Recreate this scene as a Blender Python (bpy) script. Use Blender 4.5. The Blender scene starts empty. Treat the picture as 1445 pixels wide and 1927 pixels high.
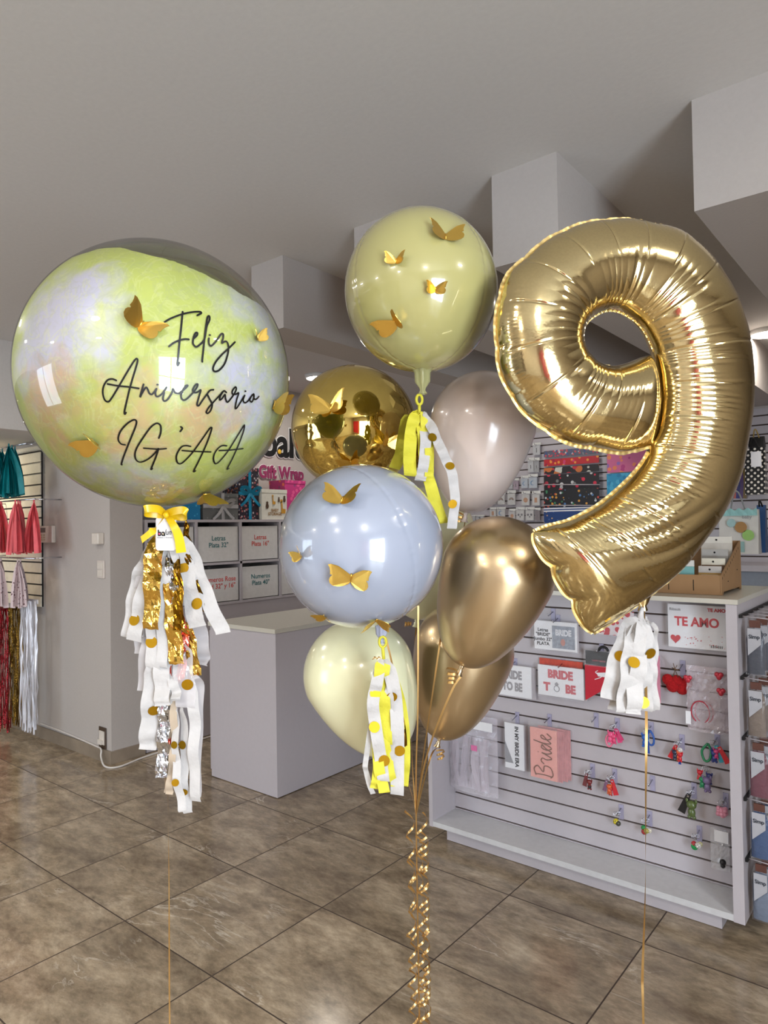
import bpy, math, random
import numpy as np
from mathutils import Vector, Matrix

random.seed(7)
C = bpy.context.scene.collection
sc = bpy.context.scene

# ------------------------------------------------------------------ camera
FPX, PITCH, ROLL, YAW, CAMH = 1306.0, 0.02153, 0.01588, -0.68184, 1.5292
CX, CY = 722.5, 963.5
_cp, _sp, _cr, _sr = math.cos(PITCH), math.sin(PITCH), math.cos(ROLL), math.sin(ROLL)
_Rm = np.array([[1, 0, 0], [0, _cp, -_sp], [0, _sp, _cp]]) @ np.array([[_cr, 0, _sr], [0, 1, 0], [-_sr, 0, _cr]])
_c, _s = math.cos(YAW), math.sin(YAW)
W = np.array([[_c, _s, 0], [-_s, _c, 0], [0, 0, 1]]) @ _Rm
CAM = np.array([0, 0, CAMH])
RIGHT = W @ np.array([1.0, 0, 0]); UP = W @ np.array([0, 0, 1.0]); FWD = W @ np.array([0, 1.0, 0])

cd = bpy.data.cameras.new('camera'); cam = bpy.data.objects.new('camera', cd); C.objects.link(cam)
cd.sensor_fit = 'VERTICAL'; cd.sensor_height = 36.0; cd.lens = 36.0 * FPX / 1927.0
cd.clip_start = 0.05; cd.clip_end = 60
M4 = Matrix.Identity(4)
for i in range(3):
    M4[i][0] = RIGHT[i]; M4[i][1] = UP[i]; M4[i][2] = -FWD[i]; M4[i][3] = CAM[i]
cam.matrix_world = M4
sc.camera = cam

# ------------------------------------------------------------------ world, lights, exposure
wd = bpy.data.worlds.new('world'); sc.world = wd; wd.use_nodes = True
bgn = wd.node_tree.nodes['Background']; bgn.inputs[0].default_value = (0.75, 0.86, 1.0, 1); bgn.inputs[1].default_value = 4.0
sc.view_settings.view_transform = 'Standard'; sc.view_settings.look = 'None'
sc.view_settings.exposure = -0.12; sc.view_settings.gamma = 1.0; sc.view_settings.use_curve_mapping = False
try:
    sc.cycles.use_denoising = True
    sc.cycles.max_bounces = 10; sc.cycles.transparent_max_bounces = 24
    sc.cycles.sample_clamp_indirect = 6.0
    sc.cycles.caustics_reflective = False; sc.cycles.caustics_refractive = False
except Exception:
    pass

def area(name, loc, target, sx, sy, power, col, shape='RECTANGLE'):
    l = bpy.data.lights.new(name, 'AREA'); l.shape = shape; l.size = sx
    if shape == 'RECTANGLE': l.size_y = sy
    l.energy = power; l.color = col
    o = bpy.data.objects.new(name, l); C.objects.link(o); o.location = loc
    o.rotation_euler = (Vector(target) - Vector(loc)).to_track_quat('-Z', 'Y').to_euler()
    return o
CEIL = 2.8
DAY = area('daylight_door', (2.66, -0.8, 1.15), (0, -0.8, 1.1), 1.65, 2.15, 200, (0.80, 0.90, 1.0))
WIN_FILL = area('added_window_fill', (-4.3, -3.12, 1.25), (-4.3, 0, 1.45), 1.9, 1.9, 36, (0.70, 0.86, 1.0))  # cool fill added from the unseen front side to brighten ceiling and walls

# ------------------------------------------------------------------ helpers
def ray(px, py): return W @ np.array([(px - CX) / FPX, 1, -(py - CY) / FPX])
def at(px, py, d): return Vector(CAM + ray(px, py) * d)
def onX(px, py, X): r = ray(px, py); return Vector(CAM + r * (X / r[0]))
def onY(px, py, Y): r = ray(px, py); return Vector(CAM + r * (Y / r[1]))
def onZ(px, py, Z): r = ray(px, py); return Vector(CAM + r * ((Z - CAMH) / r[2]))
VR, VU, VF = Vector(RIGHT), Vector(UP), Vector(FWD)

def lin(c):
    return tuple(((v / 255) / 12.92 if v / 255 <= 0.04045 else ((v / 255 + 0.055) / 1.055) ** 2.4) for v in c) + (1,)
_mats = {}
def mat(name, rgb, rough=0.5, metal=0.0, coat=0.0, alpha=1.0, bump=0.0, bscale=40, trans=0.0, sheen=0.0, sss=0.0, spec=0.5, coatr=0.05, mott=0.0):
    if name in _mats: return _mats[name]
    m = bpy.data.materials.new(name); m.use_nodes = True; nt = m.node_tree; b = nt.nodes['Principled BSDF']
    b.inputs['Base Color'].default_value = lin(rgb); b.inputs['Roughness'].default_value = rough
    b.inputs['Metallic'].default_value = metal; b.inputs['Coat Weight'].default_value = coat
    b.inputs['Coat Roughness'].default_value = coatr; b.inputs['Alpha'].default_value = alpha
    b.inputs['Transmission Weight'].default_value = trans; b.inputs['Specular IOR Level'].default_value = spec
    if sss:
        b.inputs['Subsurface Weight'].default_value = sss; b.inputs['Subsurface Radius'].default_value = (0.03, 0.03, 0.03)
    tc = nt.nodes.new('ShaderNodeTexCoord'); nz = nt.nodes.new('ShaderNodeTexNoise')
    nz.inputs['Scale'].default_value = bscale; nz.inputs['Detail'].default_value = 3
    nt.links.new(tc.outputs['Object'], nz.inputs['Vector'])
    mx = nt.nodes.new('ShaderNodeMix'); mx.data_type = 'RGBA'
    k = 0.06 if mott == 0 else mott
    mx.inputs[6].default_value = lin([max(0, v * (1 - k)) for v in rgb]); mx.inputs[7].default_value = lin([min(255, v * (1 + k * 0.5)) for v in rgb])
    nt.links.new(nz.outputs['Fac'], mx.inputs[0]); nt.links.new(mx.outputs[2], b.inputs['Base Color'])
    if bump:
        bp = nt.nodes.new('ShaderNodeBump'); bp.inputs['Strength'].default_value = bump; bp.inputs['Distance'].default_value = 0.01
        nt.links.new(nz.outputs['Fac'], bp.inputs['Height']); nt.links.new(bp.outputs['Normal'], b.inputs['Normal'])
    _mats[name] = m
    return m

class MB:
    def __init__(s): s.v = []; s.f = []; s.m = []
    def add(s, vs, fs, m=0):
        o = len(s.v); s.v += [Vector(v) for v in vs]; s.f += [tuple(i + o for i in f) for f in fs]; s.m += [m] * len(fs); return s
    def box(s, a, b, m=0):
        (x0, y0, z0), (x1, y1, z1) = a, b
        vs = [(x0, y0, z0), (x1, y0, z0), (x1, y1, z0), (x0, y1, z0), (x0, y0, z1), (x1, y0, z1), (x1, y1, z1), (x0, y1, z1)]
        return s.add(vs, [(0, 3, 2, 1), (4, 5, 6, 7), (0, 1, 5, 4), (1, 2, 6, 5), (2, 3, 7, 6), (3, 0, 4, 7)], m)
    def hexa(s, vs, m=0):   # eight corners, bottom four then top four
        return s.add(vs, [(0, 3, 2, 1), (4, 5, 6, 7), (0, 1, 5, 4), (1, 2, 6, 5), (2, 3, 7, 6), (3, 0, 4, 7)], m)
    def tube(s, pts, r, n=8, m=0, closed=False):
        pts = [Vector(p) for p in pts]; N = len(pts); vs = []; fs = []; prev = None
        for i, p in enumerate(pts):
            if closed: t = pts[(i + 1) % N] - pts[i - 1]
            else: t = pts[min(i + 1, N - 1)] - pts[max(i - 1, 0)]
            t = t.normalized() if t.length > 1e-9 else Vector((0, 0, 1))
            a = prev if prev is not None else (Vector((0, 0, 1)) if abs(t.z) < 0.9 else Vector((1, 0, 0)))
            a = (a - t * a.dot(t)).normalized(); prev = a; b = t.cross(a)
            rr = r[i] if isinstance(r, (list, tuple)) else r
            for k in range(n):
                q = 2 * math.pi * k / n; vs.append(p + a * (math.cos(q) * rr) + b * (math.sin(q) * rr))
        for i in range(N if closed else N - 1):
            j = (i + 1) % N
            for k in range(n):
                fs.append((i * n + k, i * n + (k + 1) % n, j * n + (k + 1) % n, j * n + k))
        if not closed:
            fs.append(tuple(range(n - 1, -1, -1))); fs.append(tuple((N - 1) * n + k for k in range(n)))
        return s.add(vs, fs, m)
    def ribbon(s, pts, width, sides, m=0, th=0.0):
        pts = [Vector(p) for p in pts]; N = len(pts); vs = []; fs = []
        for i, p in enumerate(pts):
            w = width[i] if isinstance(width, (list, tuple)) else width
            sd = sides[i] if isinstance(sides, list) else sides
            t = (pts[min(i + 1, N - 1)] - pts[max(i - 1, 0)]).normalized()
            sd = Vector(sd); sd = (sd - t * sd.dot(t)); sd = sd.normalized() if sd.length > 1e-6 else VR
            vs += [p - sd * (w / 2), p + sd * (w / 2)]
        for i in range(N - 1): fs.append((2 * i, 2 * i + 1, 2 * i + 3, 2 * i + 2))
        return s.add(vs, fs, m)
    def poly(s, pts, th=None, m=0):   # flat polygon, optional thickness vector
        n = len(pts); pts = [Vector(p) for p in pts]
        if th is None: return s.add(pts, [tuple(range(n))], m)
        th = Vector(th)
        return s.add(pts + [p + th for p in pts], [tuple(range(n)), tuple(range(2 * n - 1, n - 1, -1))] + [(i, i + n, (i + 1) % n + n, (i + 1) % n) for i in range(n)], m)
    def disc(s, c, nrm, r, m=0, n=14, rz=None, e=1.0):
        nrm = Vector(nrm).normalized(); a = nrm.orthogonal().normalized() if rz is None else Vector(rz)
        a = (a - nrm * a.dot(nrm)).normalized(); b = nrm.cross(a)
        return s.add([Vector(c) + a * (math.cos(2 * math.pi * k / n) * r) + b * (math.sin(2 * math.pi * k / n) * r * e) for k in range(n)], [tuple(range(n))], m)
    def ball(s, c, r, m=0, n=12, sq=(1, 1, 1)):
        c = Vector(c); vs = []; fs = []; h = n // 2
        for i in range(h + 1):
            for k in range(n):
                a = math.pi * i / h; b = 2 * math.pi * k / n
                vs.append(c + Vector((math.sin(a) * math.cos(b) * r * sq[0], math.sin(a) * math.sin(b) * r * sq[1], math.cos(a) * r * sq[2])))
        for i in range(h):
            for k in range(n): fs.append((i * n + k, i * n + (k + 1) % n, (i + 1) * n + (k + 1) % n, (i + 1) * n + k))
        return s.add(vs, fs, m)
    def text(s, txt, size, Mx, m=0, bold=0.0, shear=0.0, sx=1.0, align='CENTER', spacing=1.0, ext=0.0):
        cu = bpy.data.curves.new('t', 'FONT'); cu.body = txt; cu.size = size; cu.align_x = align; cu.align_y = 'CENTER'
        cu.offset = bold; cu.shear = shear; cu.space_character = spacing; cu.extrude = ext; cu.resolution_u = 4
        o = bpy.data.objects.new('t', cu); C.objects.link(o)
        me = o.to_mesh()
        vs = [Mx @ Vector((v.co.x * sx, v.co.y, v.co.z)) for v in me.vertices]; fs = [tuple(p.vertices) for p in me.polygons]
        s.add(vs, fs, m); o.to_mesh_clear(); bpy.data.objects.remove(o); bpy.data.curves.remove(cu)
        return s

def frame(o, x, y, z=None):
    x = Vector(x).normalized(); y = Vector(y).normalized(); z = x.cross(y) if z is None else Vector(z)
    m = Matrix.Identity(4)
    for i in range(3): m[i][0] = x[i]; m[i][1] = y[i]; m[i][2] = z[i]; m[i][3] = o[i]
    return m
def faceY(o): return frame(o, (1, 0, 0), (0, 0, 1))     # reads from the -Y side
def faceX(o): return frame(o, (0, 1, 0), (0, 0, 1))     # reads from the +X side

def obj(name, mb, mats, parent=None, smooth=False, label=None):
    me = bpy.data.meshes.new(name)
    L = Vector((0, 0, 0))
    q = parent
    while q is not None: L += q.location; q = q.parent
    if parent is None and mb.v:
        xs = [v.x for v in mb.v]; ys = [v.y for v in mb.v]; zs = [v.z for v in mb.v]
        L = Vector(((min(xs) + max(xs)) / 2, (min(ys) + max(ys)) / 2, min(zs)))
    me.from_pydata([tuple(v - L) for v in mb.v], [], mb.f)
    for m in (mats if isinstance(mats, (list, tuple)) else [mats]): me.materials.append(m)
    me.polygons.foreach_set('material_index', mb.m)
    if smooth: me.polygons.foreach_set('use_smooth', [True] * len(mb.f))
    me.update(); me.validate()
    o = bpy.data.objects.new(name, me); C.objects.link(o)
    if parent is not None: o.parent = parent
    else: o.location = L
    if label: o['label'] = label
    return o
def thing(name, label, cat, loc, group=None):
    o = bpy.data.objects.new(name, None); C.objects.link(o); o.location = loc; o.empty_display_size = 0.05
    o['label'] = label; o['category'] = cat
    if group: o['group'] = group
    return o
def tag(o, label, cat, group=None, kind=None):
    o['label'] = label; o['category'] = cat
    if group: o['group'] = group
    if kind: o['kind'] = kind
    return o
def struct(name, mb, mats, parent=None, smooth=False, label=None):
    o = obj(name, mb, mats, parent, smooth)
    if parent is None: o['kind'] = 'structure'
    if label: o['label'] = label
    return o
def crom(pts, n=8, closed=False):
    out = []; P = [Vector(p) for p in pts]; N = len(P)
    for i in range(N if closed else N - 1):
        if closed: p0, p1, p2, p3 = P[i - 1], P[i], P[(i + 1) % N], P[(i + 2) % N]
        else: p0, p1, p2, p3 = P[max(i - 1, 0)], P[i], P[i + 1], P[min(i + 2, N - 1)]
        for k in range(n):
            t = k / n
            out.append(0.5 * ((2 * p1) + (p2 - p0) * t + (2 * p0 - 5 * p1 + 4 * p2 - p3) * t * t + (3 * p1 - p0 - 3 * p2 + p3) * t ** 3))
    if not closed: out.append(P[-1])
    return out

# ------------------------------------------------------------------ materials
wallm = mat('white_wall_paint', (188, 181, 176), 0.7, bump=0.08, bscale=90, mott=0.03)
ceilm = mat('ceiling_paint', (214, 211, 208), 0.75, bump=0.05, bscale=60, mott=0.03)
mel = mat('white_melamine', (188, 182, 187), 0.35, mott=0.02)
mel2 = mat('white_laminate_top', (202, 198, 186), 0.3, mott=0.02)
groove = mat('groove_brown', (62, 44, 36), 0.6)
blackm = mat('black_matte', (18, 17, 18), 0.5)
vinyl = mat('black_vinyl', (8, 8, 9), 0.35)
goldfoil = mat('gold_foil', (240, 196, 96), 0.16, metal=1.0, bump=0.25, bscale=60)
goldcard = mat('butterfly_gold', (236, 196, 98), 0.25, metal=0.95, bump=0.03, bscale=30)
golddot = mat('gold_dot_foil', (214, 168, 40), 0.25, metal=0.9)
ribgold = mat('gold_curling_ribbon', (214, 172, 108), 0.36, metal=0.85)
chromeg = mat('chrome_hook', (200, 200, 205), 0.2, metal=1.0)
clear = mat('clear_plastic', (235, 235, 240), 0.12, alpha=0.22, spec=0.8, bump=0.6, bscale=25)
lilac = mat('lilac_clear_hook_plate', (190, 186, 214), 0.2, alpha=0.6)
tissue = mat('white_tissue_paper', (200, 197, 195), 0.8, bump=0.3, bscale=50, mott=0.06)
ytissue = mat('yellow_tissue_paper', (218, 210, 62), 0.75, bump=0.3, bscale=50)
silverf = mat('silver_foil', (214, 216, 222), 0.14, metal=1.0, bump=0.4, bscale=50)
coralf = mat('coral_foil', (240, 110, 96), 0.2, metal=0.8, bump=0.3)
satin = mat('yellow_satin', (246, 204, 30), 0.3, sheen=0.5, mott=0.1, bscale=14)
whitecard = mat('white_card', (236, 236, 240), 0.5, mott=0.02)

def floor_material():
    m = bpy.data.materials.new('marble_tile'); m.use_nodes = True; nt = m.node_tree; N = nt.nodes; Lk = nt.links.new
    b = N['Principled BSDF']; geo = N.new('ShaderNodeNewGeometry')
    mp = N.new('ShaderNodeVectorMath'); mp.operation = 'SUBTRACT'; mp.inputs[1].default_value = (-2.547, 1.484, 0); Lk(geo.outputs['Position'], mp.inputs[0])
    dv = N.new('ShaderNodeVectorMath'); dv.operation = 'DIVIDE'; dv.inputs[1].default_value = (0.55, 0.5397, 1); Lk(mp.outputs[0], dv.inputs[0])
    fl = N.new('ShaderNodeVectorMath'); fl.operation = 'FLOOR'; Lk(dv.outputs[0], fl.inputs[0])
    fr = N.new('ShaderNodeVectorMath'); fr.operation = 'FRACTION'; Lk(dv.outputs[0], fr.inputs[0])
    wn = N.new('ShaderNodeTexWhiteNoise'); wn.noise_dimensions = '2D'; Lk(fl.outputs[0], wn.inputs['Vector'])
    sep = N.new('ShaderNodeSeparateXYZ'); Lk(fr.outputs[0], sep.inputs[0])
    def M(op, a, bb=None):
        n = N.new('ShaderNodeMath'); n.operation = op
        for i, v in enumerate((a, bb)):
            if v is None: continue
            if isinstance(v, (int, float)): n.inputs[i].default_value = v
            else: Lk(v, n.inputs[i])
        return n.outputs[0]
    ex = M('ABSOLUTE', M('SUBTRACT', sep.outputs[0], 0.5)); ey = M('ABSOLUTE', M('SUBTRACT', sep.outputs[1], 0.5))
    g = M('GREATER_THAN', M('MAXIMUM', ex, ey), 0.4952)
    off = N.new('ShaderNodeVectorMath'); off.operation = 'MULTIPLY_ADD'; Lk(wn.outputs['Color'], off.inputs[0]); off.inputs[1].default_value = (30, 30, 30); Lk(mp.outputs[0], off.inputs[2])
    # cloudy brown, light veins, small dark cracks
    n1 = N.new('ShaderNodeTexNoise'); n1.inputs['Scale'].default_value = 3.6; n1.inputs['Detail'].default_value = 12; n1.inputs['Roughness'].default_value = 0.74; n1.inputs['Distortion'].default_value = 0.25
    mpg = N.new('ShaderNodeMapping'); mpg.inputs['Rotation'].default_value = (0, 0, 0.9); mpg.inputs['Scale'].default_value = (0.8, 1.7, 1); Lk(off.outputs[0], mpg.inputs['Vector'])
    Lk(mpg.outputs[0], n1.inputs['Vector'])
    cr = N.new('ShaderNodeValToRGB'); Lk(n1.outputs['Fac'], cr.inputs[0]); e = cr.color_ramp.elements
    e[0].position = 0.30; e[0].color = lin((104, 88, 70)); e[1].position = 0.70; e[1].color = lin((196, 179, 154))
    x = e.new(0.5); x.color = lin((152, 135, 112))
    n2 = N.new('ShaderNodeTexNoise'); n2.inputs['Scale'].default_value = 1.7; n2.inputs['Detail'].default_value = 7; n2.inputs['Distortion'].default_value = 1.4; n2.inputs['Roughness'].default_value = 0.6
    Lk(mpg.outputs[0], n2.inputs['Vector'])
    vein = M('SUBTRACT', 1.0, M('MULTIPLY', M('ABSOLUTE', M('SUBTRACT', n2.outputs['Fac'], 0.5)), 75.0))
    n3 = N.new('ShaderNodeTexNoise'); n3.inputs['Scale'].default_value = 2.3; Lk(off.outputs[0], n3.inputs['Vector'])
    vm = N.new('ShaderNodeMapRange'); vm.inputs['From Min'].default_value = 0.52; vm.inputs['From Max'].default_value = 0.68; Lk(n3.outputs['Fac'], vm.inputs['Value'])
    vein = M('MULTIPLY', M('MAXIMUM', vein, 0.0), vm.outputs[0])
    mx = N.new('ShaderNodeMix'); mx.data_type = 'RGBA'; Lk(M('MULTIPLY', vein, 0.75), mx.inputs[0]); Lk(cr.outputs[0], mx.inputs[6]); mx.inputs[7].default_value = lin((214, 203, 186))
    n4 = N.new('ShaderNodeTexNoise'); n4.inputs['Scale'].default_value = 14; n4.inputs['Detail'].default_value = 8; n4.inputs['Roughness'].default_value = 0.75; Lk(mpg.outputs[0], n4.inputs['Vector'])
    mr = N.new('ShaderNodeMapRange'); mr.inputs['From Min'].default_value = 0.3; mr.inputs['From Max'].default_value = 0.7; mr.inputs['To Min'].default_value = 0.6; mr.inputs['To Max'].default_value = 1.24; Lk(n4.outputs['Fac'], mr.inputs['Value'])
    sepc = N.new('ShaderNodeSeparateXYZ'); Lk(wn.outputs['Color'], sepc.inputs[0])
    tone = M('MULTIPLY', mr.outputs[0], M('ADD', M('MULTIPLY', sepc.outputs[1], 0.16), 0.92))
    sc2 = N.new('ShaderNodeVectorMath'); sc2.operation = 'SCALE'; Lk(mx.outputs[2], sc2.inputs[0]); Lk(tone, sc2.inputs['Scale'])
    mg = N.new('ShaderNodeMix'); mg.data_type = 'RGBA'; Lk(g, mg.inputs[0]); Lk(sc2.outputs[0], mg.inputs[6]); mg.inputs[7].default_value = lin((62, 48, 38))
    Lk(mg.outputs[2], b.inputs['Base Color'])
    Lk(M('ADD', M('MULTIPLY', g, 0.5), M('ADD', M('MULTIPLY', n4.outputs['Fac'], 0.1), 0.12)), b.inputs['Roughness'])
    b.inputs['Specular IOR Level'].default_value = 0.55
    bp = N.new('ShaderNodeBump'); bp.inputs['Strength'].default_value = 0.35; bp.inputs['Distance'].default_value = 0.002
    Lk(M('SUBTRACT', M('MULTIPLY', n4.outputs['Fac'], 0.12), g), bp.inputs['Height']); Lk(bp.outputs[0], b.inputs['Normal'])
    return m
floorm = floor_material()

# ------------------------------------------------------------------ the room
XW, YF, YB, XL = 2.5, -3.0, 6.3, -8.0
NX, NY = -4.3, 2.42       # corner of the left wall block
NB = -4.70                # wall behind the cubby shelves
struct('floor', MB().box((XL - 0.2, YF - 0.4, -0.1), (XW + 0.4, YB + 0.2, 0)), floorm)
struct('ceiling', MB().box((-4.8, YF - 0.2, CEIL), (XW + 0.2, YB + 0.2, CEIL + 0.15)), ceilm)
struct('ceiling_low', MB().box((XL - 0.2, YF - 0.2, 2.215), (-4.8, NY, 2.215 + 0.6)), ceilm)
struct('wall_left', MB().box((XL, NY, 0), (NX, 2.66, CEIL)), wallm)
struct('wall_niche', MB().box((NB - 0.15, 2.66, 0), (NB, YB, CEIL)), wallm)
struct('wall_far_left', MB().box((XL - 0.15, YF, 0), (XL, NY, 2.3)), wallm)
struct('wall_back', MB().box((NB, YB, 0), (XW + 0.15, YB + 0.15, CEIL)), wallm)
# right wall with the entrance, front wall with an added, unseen window for fill light
DY0, DY1, DZ = -1.65, 0.05, 2.22
m = MB(); m.box((XW, YF, 0), (XW + 0.15, DY0, CEIL)); m.box((XW, DY1, 0), (XW + 0.15, YB, CEIL)); m.box((XW, DY0, DZ), (XW + 0.15, DY1, CEIL))
struct('wall_right', m, wallm)
WX0, WX1, WZ0, WZ1 = -5.3, -3.3, 0.25, 2.2
m = MB(); m.box((XL, YF - 0.15, 0), (WX0, YF, CEIL)); m.box((WX1, YF - 0.15, 0), (XW, YF, CEIL)); m.box((WX0, YF - 0.15, 0), (WX1, YF, WZ0)); m.box((WX0, YF - 0.15, WZ1), (WX1, YF, CEIL))
struct('wall_front', m, wallm)
frmw = mat('white_window_frame', (230, 230, 230), 0.4)
m = MB()
for z in (WZ0, WZ1 - 0.04): m.box((WX0, YF - 0.1, z), (WX1, YF - 0.05, z + 0.04))
for x in (WX0, (WX0 + WX1) / 2 - 0.02, WX1 - 0.04): m.box((x, YF - 0.1, WZ0), (x + 0.04, YF - 0.05, WZ1))
struct('added_window_1', m, frmw)  # frame of the added window, out of view
frm = mat('white_window_frame', (230, 230, 230), 0.4)
m = MB()
for y in (DY0, -0.82, DY1 - 0.05): m.box((XW + 0.04, y, 0), (XW + 0.09, y + 0.05, DZ))
for z in (0, 1.0, DZ - 0.05): m.box((XW + 0.04, DY0, z), (XW + 0.09, DY1, z + 0.05))
struct('door_1', m, frm)
# beams under the ceiling
BY = 2.2
for i, (x0, x1) in enumerate(((-0.567, -0.12), (-1.257, -1.003), (-1.925, -1.68), (-2.59, -2.368))):
    struct('trim_%d' % (i + 1), MB().box((x0, BY, 2.462), (x1, YB, CEIL)), wallm)
# stone skirting
skirt = mat('brown_marble_skirting', (150, 136, 120), 0.3, bump=0.1, bscale=6, mott=0.3)
struct('baseboard_left', MB().box((XL, NY - 0.012, 0), (NX, NY, 0.085)), skirt)
struct('baseboard_side', MB().box((NX, NY - 0.012, 0), (NX + 0.012, 2.66, 0.085)), skirt)

def slatwall(x0, x1, z0, z1, y, th=0.018, pitch=0.0745, off=0.178, g=0.009, body=0.012):
    m = MB(); m.box((x0, y - body, z0), (x1, y, z1), 1)
    k = math.floor((z0 - off) / pitch); zz = z0
    while True:
        gz = off + (k + 1) * pitch
        top = min(gz - g / 2, z1)
        if top - zz > 0.004: m.box((x0, y - th, zz), (x1, y - body, top), 0)
        zz = gz + g / 2; k += 1
        if zz >= z1: break
    return m
struct('wall_back_slats', slatwall(-4.3, 1.6, 0.2, 2.44, YB, 0.02, 0.076, 0.178, 0.012), [mel, groove])
_w = struct('wall_left_slats', slatwall(XL, -5.245, 0.975, 2.18, NY, 0.02, 0.083, 0.974, 0.012), [mat('cream_slat_panel', (232, 224, 206), 0.5), blackm])

# ceiling downlights
lampg = bpy.data.materials.new('lamp_diffuser_glow'); lampg.use_nodes = True
_b = lampg.node_tree.nodes['Principled BSDF']; _b.inputs['Emission Color'].default_value = (1, 0.93, 0.82, 1); _b.inputs['Emission Strength'].default_value = 30.0; _b.inputs['Base Color'].default_value = (1, 1, 1, 1)
ringm = mat('white_lamp_ring', (235, 235, 235), 0.4)
def lathe(mb, prof, c, n=32, m=0, axis=None, close=False):
    c = Vector(c); ax = Vector(axis).normalized() if axis is not None else Vector((0, 0, 1))
    a = ax.orthogonal().normalized() if axis is not None else Vector((1, 0, 0)); b = ax.cross(a)
    vs = []; fs = []
    for (r, h) in prof:
        for k in range(n):
            q = 2 * math.pi * k / n; vs.append(c + ax * h + a * (r * math.cos(q)) + b * (r * math.sin(q)))
    for i in range(len(prof) - 1):
        for k in range(n): fs.append((i * n + k, i * n + (k + 1) % n, (i + 1) * n + (k + 1) % n, (i + 1) * n + k))
    return mb.add(vs, fs, m)
lamps = [((-1.05, -0.75), 'round ceiling lamp over the balloons, out in front', 13), ((-4.03, 4.13), 'small round ceiling lamp glowing behind the gold mirror balloon', 7),
         ((-3.9, -0.6), 'added round fill lamp in front of the left wall, nearer the camera', 12), ((0.9, -0.7), 'added round fill lamp just inside the entrance door', 30), ((-0.6, -2.1), 'added round fill lamp behind the camera, entrance side', 26), ((-2.8, -2.1), 'added round fill lamp behind the camera, left side', 26),  # unseen lamps, added as fill towards the front of the room
         ((-0.1, 3.8), 'round ceiling lamp above the striped display counter', 3), ((1.0, 1.4), 'round ceiling lamp nearest the entrance', 12),
         ((-3.6, 0.6), 'round ceiling lamp over the open floor before the left wall', 14), ((-2.9, 5.3), 'round ceiling lamp by the wall of craft packs', 7), ((-0.9, 5.2), 'round ceiling lamp by the gift wrap rack', 6)]
for (x, y), lb, pw in lamps:
    R_ = 0.10
    t = thing('ceiling_lamp', lb, 'ceiling lamp', (x, y, CEIL - 0.03), 'round ceiling lamps')
    r_ = MB(); lathe(r_, [(R_, -0.0), (R_ + 0.012, -0.0), (R_ + 0.014, 0.03), (R_, 0.03)], (x, y, CEIL - 0.03)); obj('lamp_ring', r_, ringm, t, True)
    d_ = MB(); lathe(d_, [(0.0005, 0.004), (R_ * 0.7, 0.002), (R_, 0.006), (R_, 0.028)], (x, y, CEIL - 0.03)); obj('diffuser', d_, lampg, t, True)
    L = area('lamp_light', (x, y, CEIL - 0.035), (x, y, 0), R_ * 2, R_ * 2, pw, (1.0, 0.94, 0.86), 'DISK'); L.parent = t; L.location = (0, 0, -0.005)
for (x, y, pw) in ((-5.95, 2.0, 9), (-6.6, 1.0, 6)):
    t = thing('spot_lamp', 'small spot lamp in the lowered ceiling at %s' % ('the slat panel of tassels' if y > 1.5 else 'the far left, away from the slat panel'), 'ceiling lamp', (x, y, 2.19))
    r_ = MB(); lathe(r_, [(0.035, 0), (0.045, 0), (0.047, 0.025)], (x, y, 2.19)); obj('lamp_ring', r_, ringm, t, True)
    d_ = MB(); lathe(d_, [(0.0005, 0.006), (0.036, 0.006)], (x, y, 2.19)); obj('diffuser', d_, lampg, t, True)
    L = area('lamp_light', (x, y, 2.185), (x, y + 0.2, 0), 0.07, 0.07, pw, (1.0, 0.86, 0.62), 'DISK'); L.parent = t; L.location = (0, 0, -0.005)
# stock on the walls out of frame, seen mirrored in the balloons
struct('wall_front_slats', slatwall(-3.2, -0.6, 0.3, 2.2, YF + 0.03, 0.02, 0.15, 0.178, 0.012), [mel, groove])
def packs_pattern():
    m = bpy.data.materials.new('hanging_pack_rows'); m.use_nodes = True; nt = m.node_tree; b = nt.nodes['Principled BSDF']; b.inputs['Roughness'].default_value = .4
    tc = nt.nodes.new('ShaderNodeTexCoord'); mp = nt.nodes.new('ShaderNodeMapping'); mp.inputs['Rotation'].default_value = (math.pi / 2, 0, 0); nt.links.new(tc.outputs['Object'], mp.inputs[0])
    br = nt.nodes.new('ShaderNodeTexBrick'); nt.links.new(mp.outputs[0], br.inputs['Vector']); br.inputs['Scale'].default_value = 1; br.inputs['Brick Width'].default_value = .14; br.inputs['Row Height'].default_value = .2
    br.inputs['Mortar Size'].default_value = .018; br.offset = 0; br.inputs['Color1'].default_value = lin((190, 186, 176)); br.inputs['Color2'].default_value = lin((120, 118, 120)); br.inputs['Mortar'].default_value = lin((60, 56, 54)); nt.links.new(br.outputs[0], b.inputs['Base Color']); return m
_pp = packs_pattern()
struct('wall_front_stock', MB().box((-3.1, YF + 0.06, 0.35), (-0.9, YF + 0.12, 2.1)), _pp)
struct('wall_right_panel', MB().box((XW - 0.06, YF + 0.1, 0.3), (XW - 0.02, DY0 - 0.1, 2.2)), mat('red_pink_backdrop', (222, 40, 84), .5))

# ================================================================== furniture
# --- plain white desk
t = thing('counter_desk', 'plain white block counter on the tiles behind the tassels', 'counter', (-3.285, 3.35, 0))
obj('counter_body', MB().box((-3.585, 2.68, 0.004), (-2.985, 4.03, 0.93)), mel, t)
obj('counter_top', MB().box((-3.595, 2.67, 0.932), (-2.978, 4.04, 0.957)), mel2, t)
obj('side_panel', MB().box((-3.607, 2.69, 0.04), (-3.587, 3.9, 0.90)), mel, t)

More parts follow.
